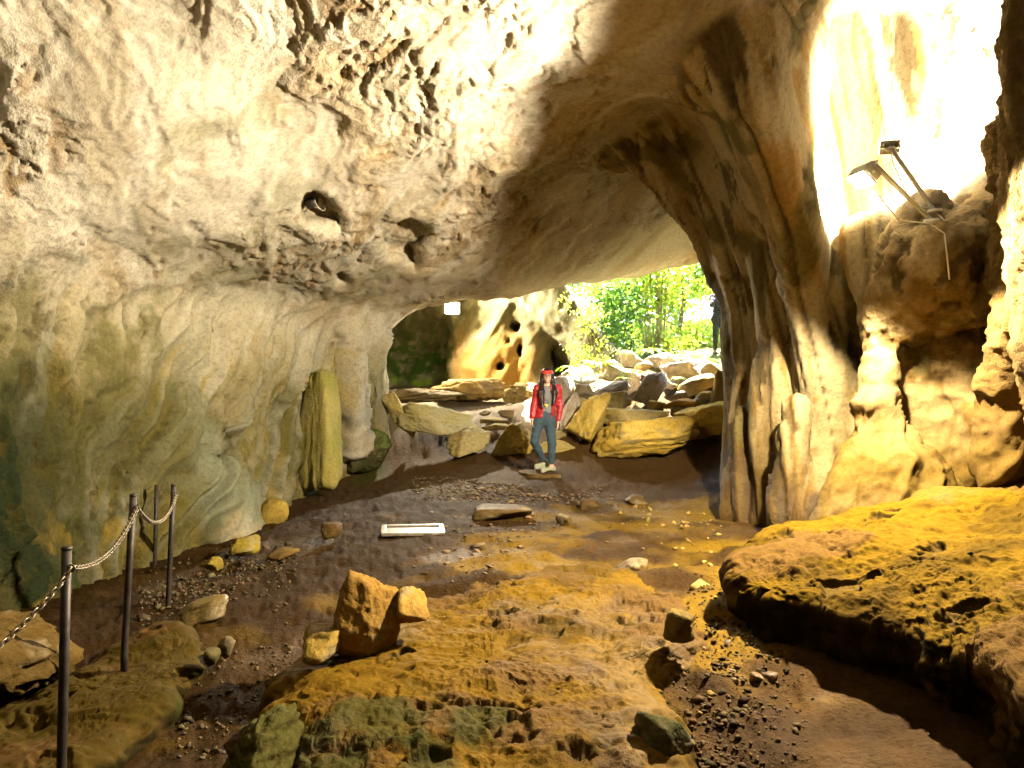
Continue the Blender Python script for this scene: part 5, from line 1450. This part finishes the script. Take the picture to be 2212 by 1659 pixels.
    obj('teeth', tube([hc + (-0.018, -0.090, -0.0585), hc + (0, -0.0985, -0.0635), hc + (0.018, -0.090, -0.0585)], 0.0042, 5), M_WHITE, bd)
    tag(root, label, 'person')
    return root, A, bd

feet_z = -1.445
woman_at = P(1182, 1018, 11.85)
Jw = dict(head=(0.0, -0.02, 1.545), shl=(-0.150, 0.0, 1.325), shr=(0.165, 0.0, 1.325), elbl=(-0.215, 0.01, 1.075), elbr=(0.215, 0.03, 1.06), wril=(-0.250, -0.05, 0.84), wrir=(0.175, -0.03, 0.80),
          chest=(0.0, 0.0, 1.215), waist=(-0.025, 0.0, 1.01), pelvis=(-0.045, 0.0, 0.885), hipl=(-0.125, 0.0, 0.83), hipr=(0.03, 0.0, 0.84),
          kneel=(-0.215, -0.06, 0.485), kneer=(0.075, -0.02, 0.46), ankl=(-0.045, 0.16, 0.145), ankr=(0.065, 0.0, 0.085), toel=(-0.175, 0.05, 0.045), toer=(-0.075, -0.11, 0.0))
def hands_w(A):
    return hand(A['wril'], (0.05, -0.15, -1), (0.2, -1, 0), (1, 0.1, 0), 0.92, 0.5) + hand(A['wrir'], (-0.05, -0.1, -1), (-0.2, -1, 0), (-1, 0.1, 0), 0.92, 0.5)
cw = dict(legs=M_JEANS, top=M_GREY, jacket=M_RED, hem=0.14, open=(-0.01, 0.055), long_hair=[(-1, 0.50, 0.0), (1, 0.44, 0.015)], shoe=M_SHOE)
wr_, A_, bd_ = person(woman_at, 0.0, Jw, cw, 'woman in red jacket, red headband and jeans standing on a stone', hands_w)
hc_ = A_['head']
def band(X, Y, Z):
    d = ell(X, Y, Z, hc_ + (0, 0.022, 0.036), (0.097, 0.110, 0.104))
    zz = (Z - hc_[2] - 0.067) - 0.18 * (Y - hc_[1])
    return np.maximum(d, np.abs(zz) - 0.028)
link_mesh('headband', *sdf_mesh(band, hc_ - 0.16, hc_ + 0.16, 0.006), M_BAND, wr_)
gl = []
for sg in (-1, 1):
    rg = ring(0.023, 0.0026, 20, 5)
    gl.append(xf((rg[0], rg[1]), Matrix.Translation(Vector(hc_ + (sg * 0.031, -0.104, 0.008))) @ Matrix.Rotation(math.pi / 2, 4, 'X') @ Matrix.Scale(0.8, 4, (0, 1, 0))))
    gl.append(tube([hc_ + (sg * 0.054, -0.102, 0.012), hc_ + (sg * 0.082, -0.01, 0.010)], 0.0024, 5))
gl.append(tube([hc_ + (-0.009, -0.106, 0.012), hc_ + (0.009, -0.106, 0.012)], 0.0026, 5))
obj('glasses', join(gl), M_BLACK, wr_)
cp = np.array([-0.02, -0.128, 1.075])
pe = obj('pendant', join([box(cp, (0.052, 0.014, 0.03), None, 0.004), box(cp + (0.004, 0, -0.024), (0.022, 0.012, 0.022), None, 0.004)]), M_GOLD, wr_)
obj('cord', tube([cp + (-0.02, 0.0, 0.015), (-0.05, -0.125, 1.2), (-0.055, -0.06, 1.36)], 0.003, 5), M_BLACK, pe)
obj('cord', tube([cp + (0.02, 0.0, 0.015), (0.04, -0.125, 1.2), (0.055, -0.06, 1.36)], 0.003, 5), M_BLACK, pe)

# photographer half hidden behind the pillar
ph_at = P(1553, 772, 18.1)
ph_at[2] = max(ph_at[2], float(ground_z(np.array([ph_at[0]]), np.array([ph_at[1]]))[0]) - 0.02)
Jp = dict(head=(0.0, -0.03, 1.60), shl=(-0.18, 0.0, 1.41), shr=(0.18, 0.0, 1.41), elbl=(-0.30, -0.18, 1.20), elbr=(0.28, -0.18, 1.20), wril=(-0.12, -0.33, 1.44), wrir=(0.10, -0.33, 1.44),
          chest=(0.0, 0.0, 1.27), waist=(0.0, 0.0, 1.06), pelvis=(0.0, 0.0, 0.94), hipl=(-0.09, 0.0, 0.88), hipr=(0.09, 0.0, 0.88),
          kneel=(-0.10, -0.02, 0.48), kneer=(0.10, -0.02, 0.48), ankl=(-0.10, 0.02, 0.085), ankr=(0.11, 0.02, 0.085), toel=(-0.14, -0.13, 0.0), toer=(0.15, -0.13, 0.0))
def hands_p(A):
    return hand(A['wril'], (0.6, -0.1, 0.75), (0, -1, 0.2), (1, 0, -0.3), 1.0, 0.7) + hand(A['wrir'], (-0.6, -0.1, 0.75), (0, -1, 0.2), (-1, 0, -0.3), 1.0, 0.7)
cpn = dict(legs=M_NAVY, top=M_RED, jacket=M_NAVY, hem=0.34, open=None, long_hair=None, shoe=M_BLACK)
pr_, Ap, _b = person(ph_at, 0.25, Jp, cpn, 'person in dark clothes raising a camera, half hidden behind the pillar', hands_p, 0.013)
cam_o = empty('camera_body', ph_at)
cam_o.rotation_euler = (0, 0, 0.25)
obj('body', box((0.0, -0.36, 1.50), (0.13, 0.06, 0.085), None, 0.01), M_BLACK, cam_o)
obj('lens', tube([(0, -0.38, 1.495), (0, -0.46, 1.495)], [0.036, 0.034], 18), M_BLACK, cam_o)
tag(cam_o, 'black camera held up by the person behind the pillar', 'camera')
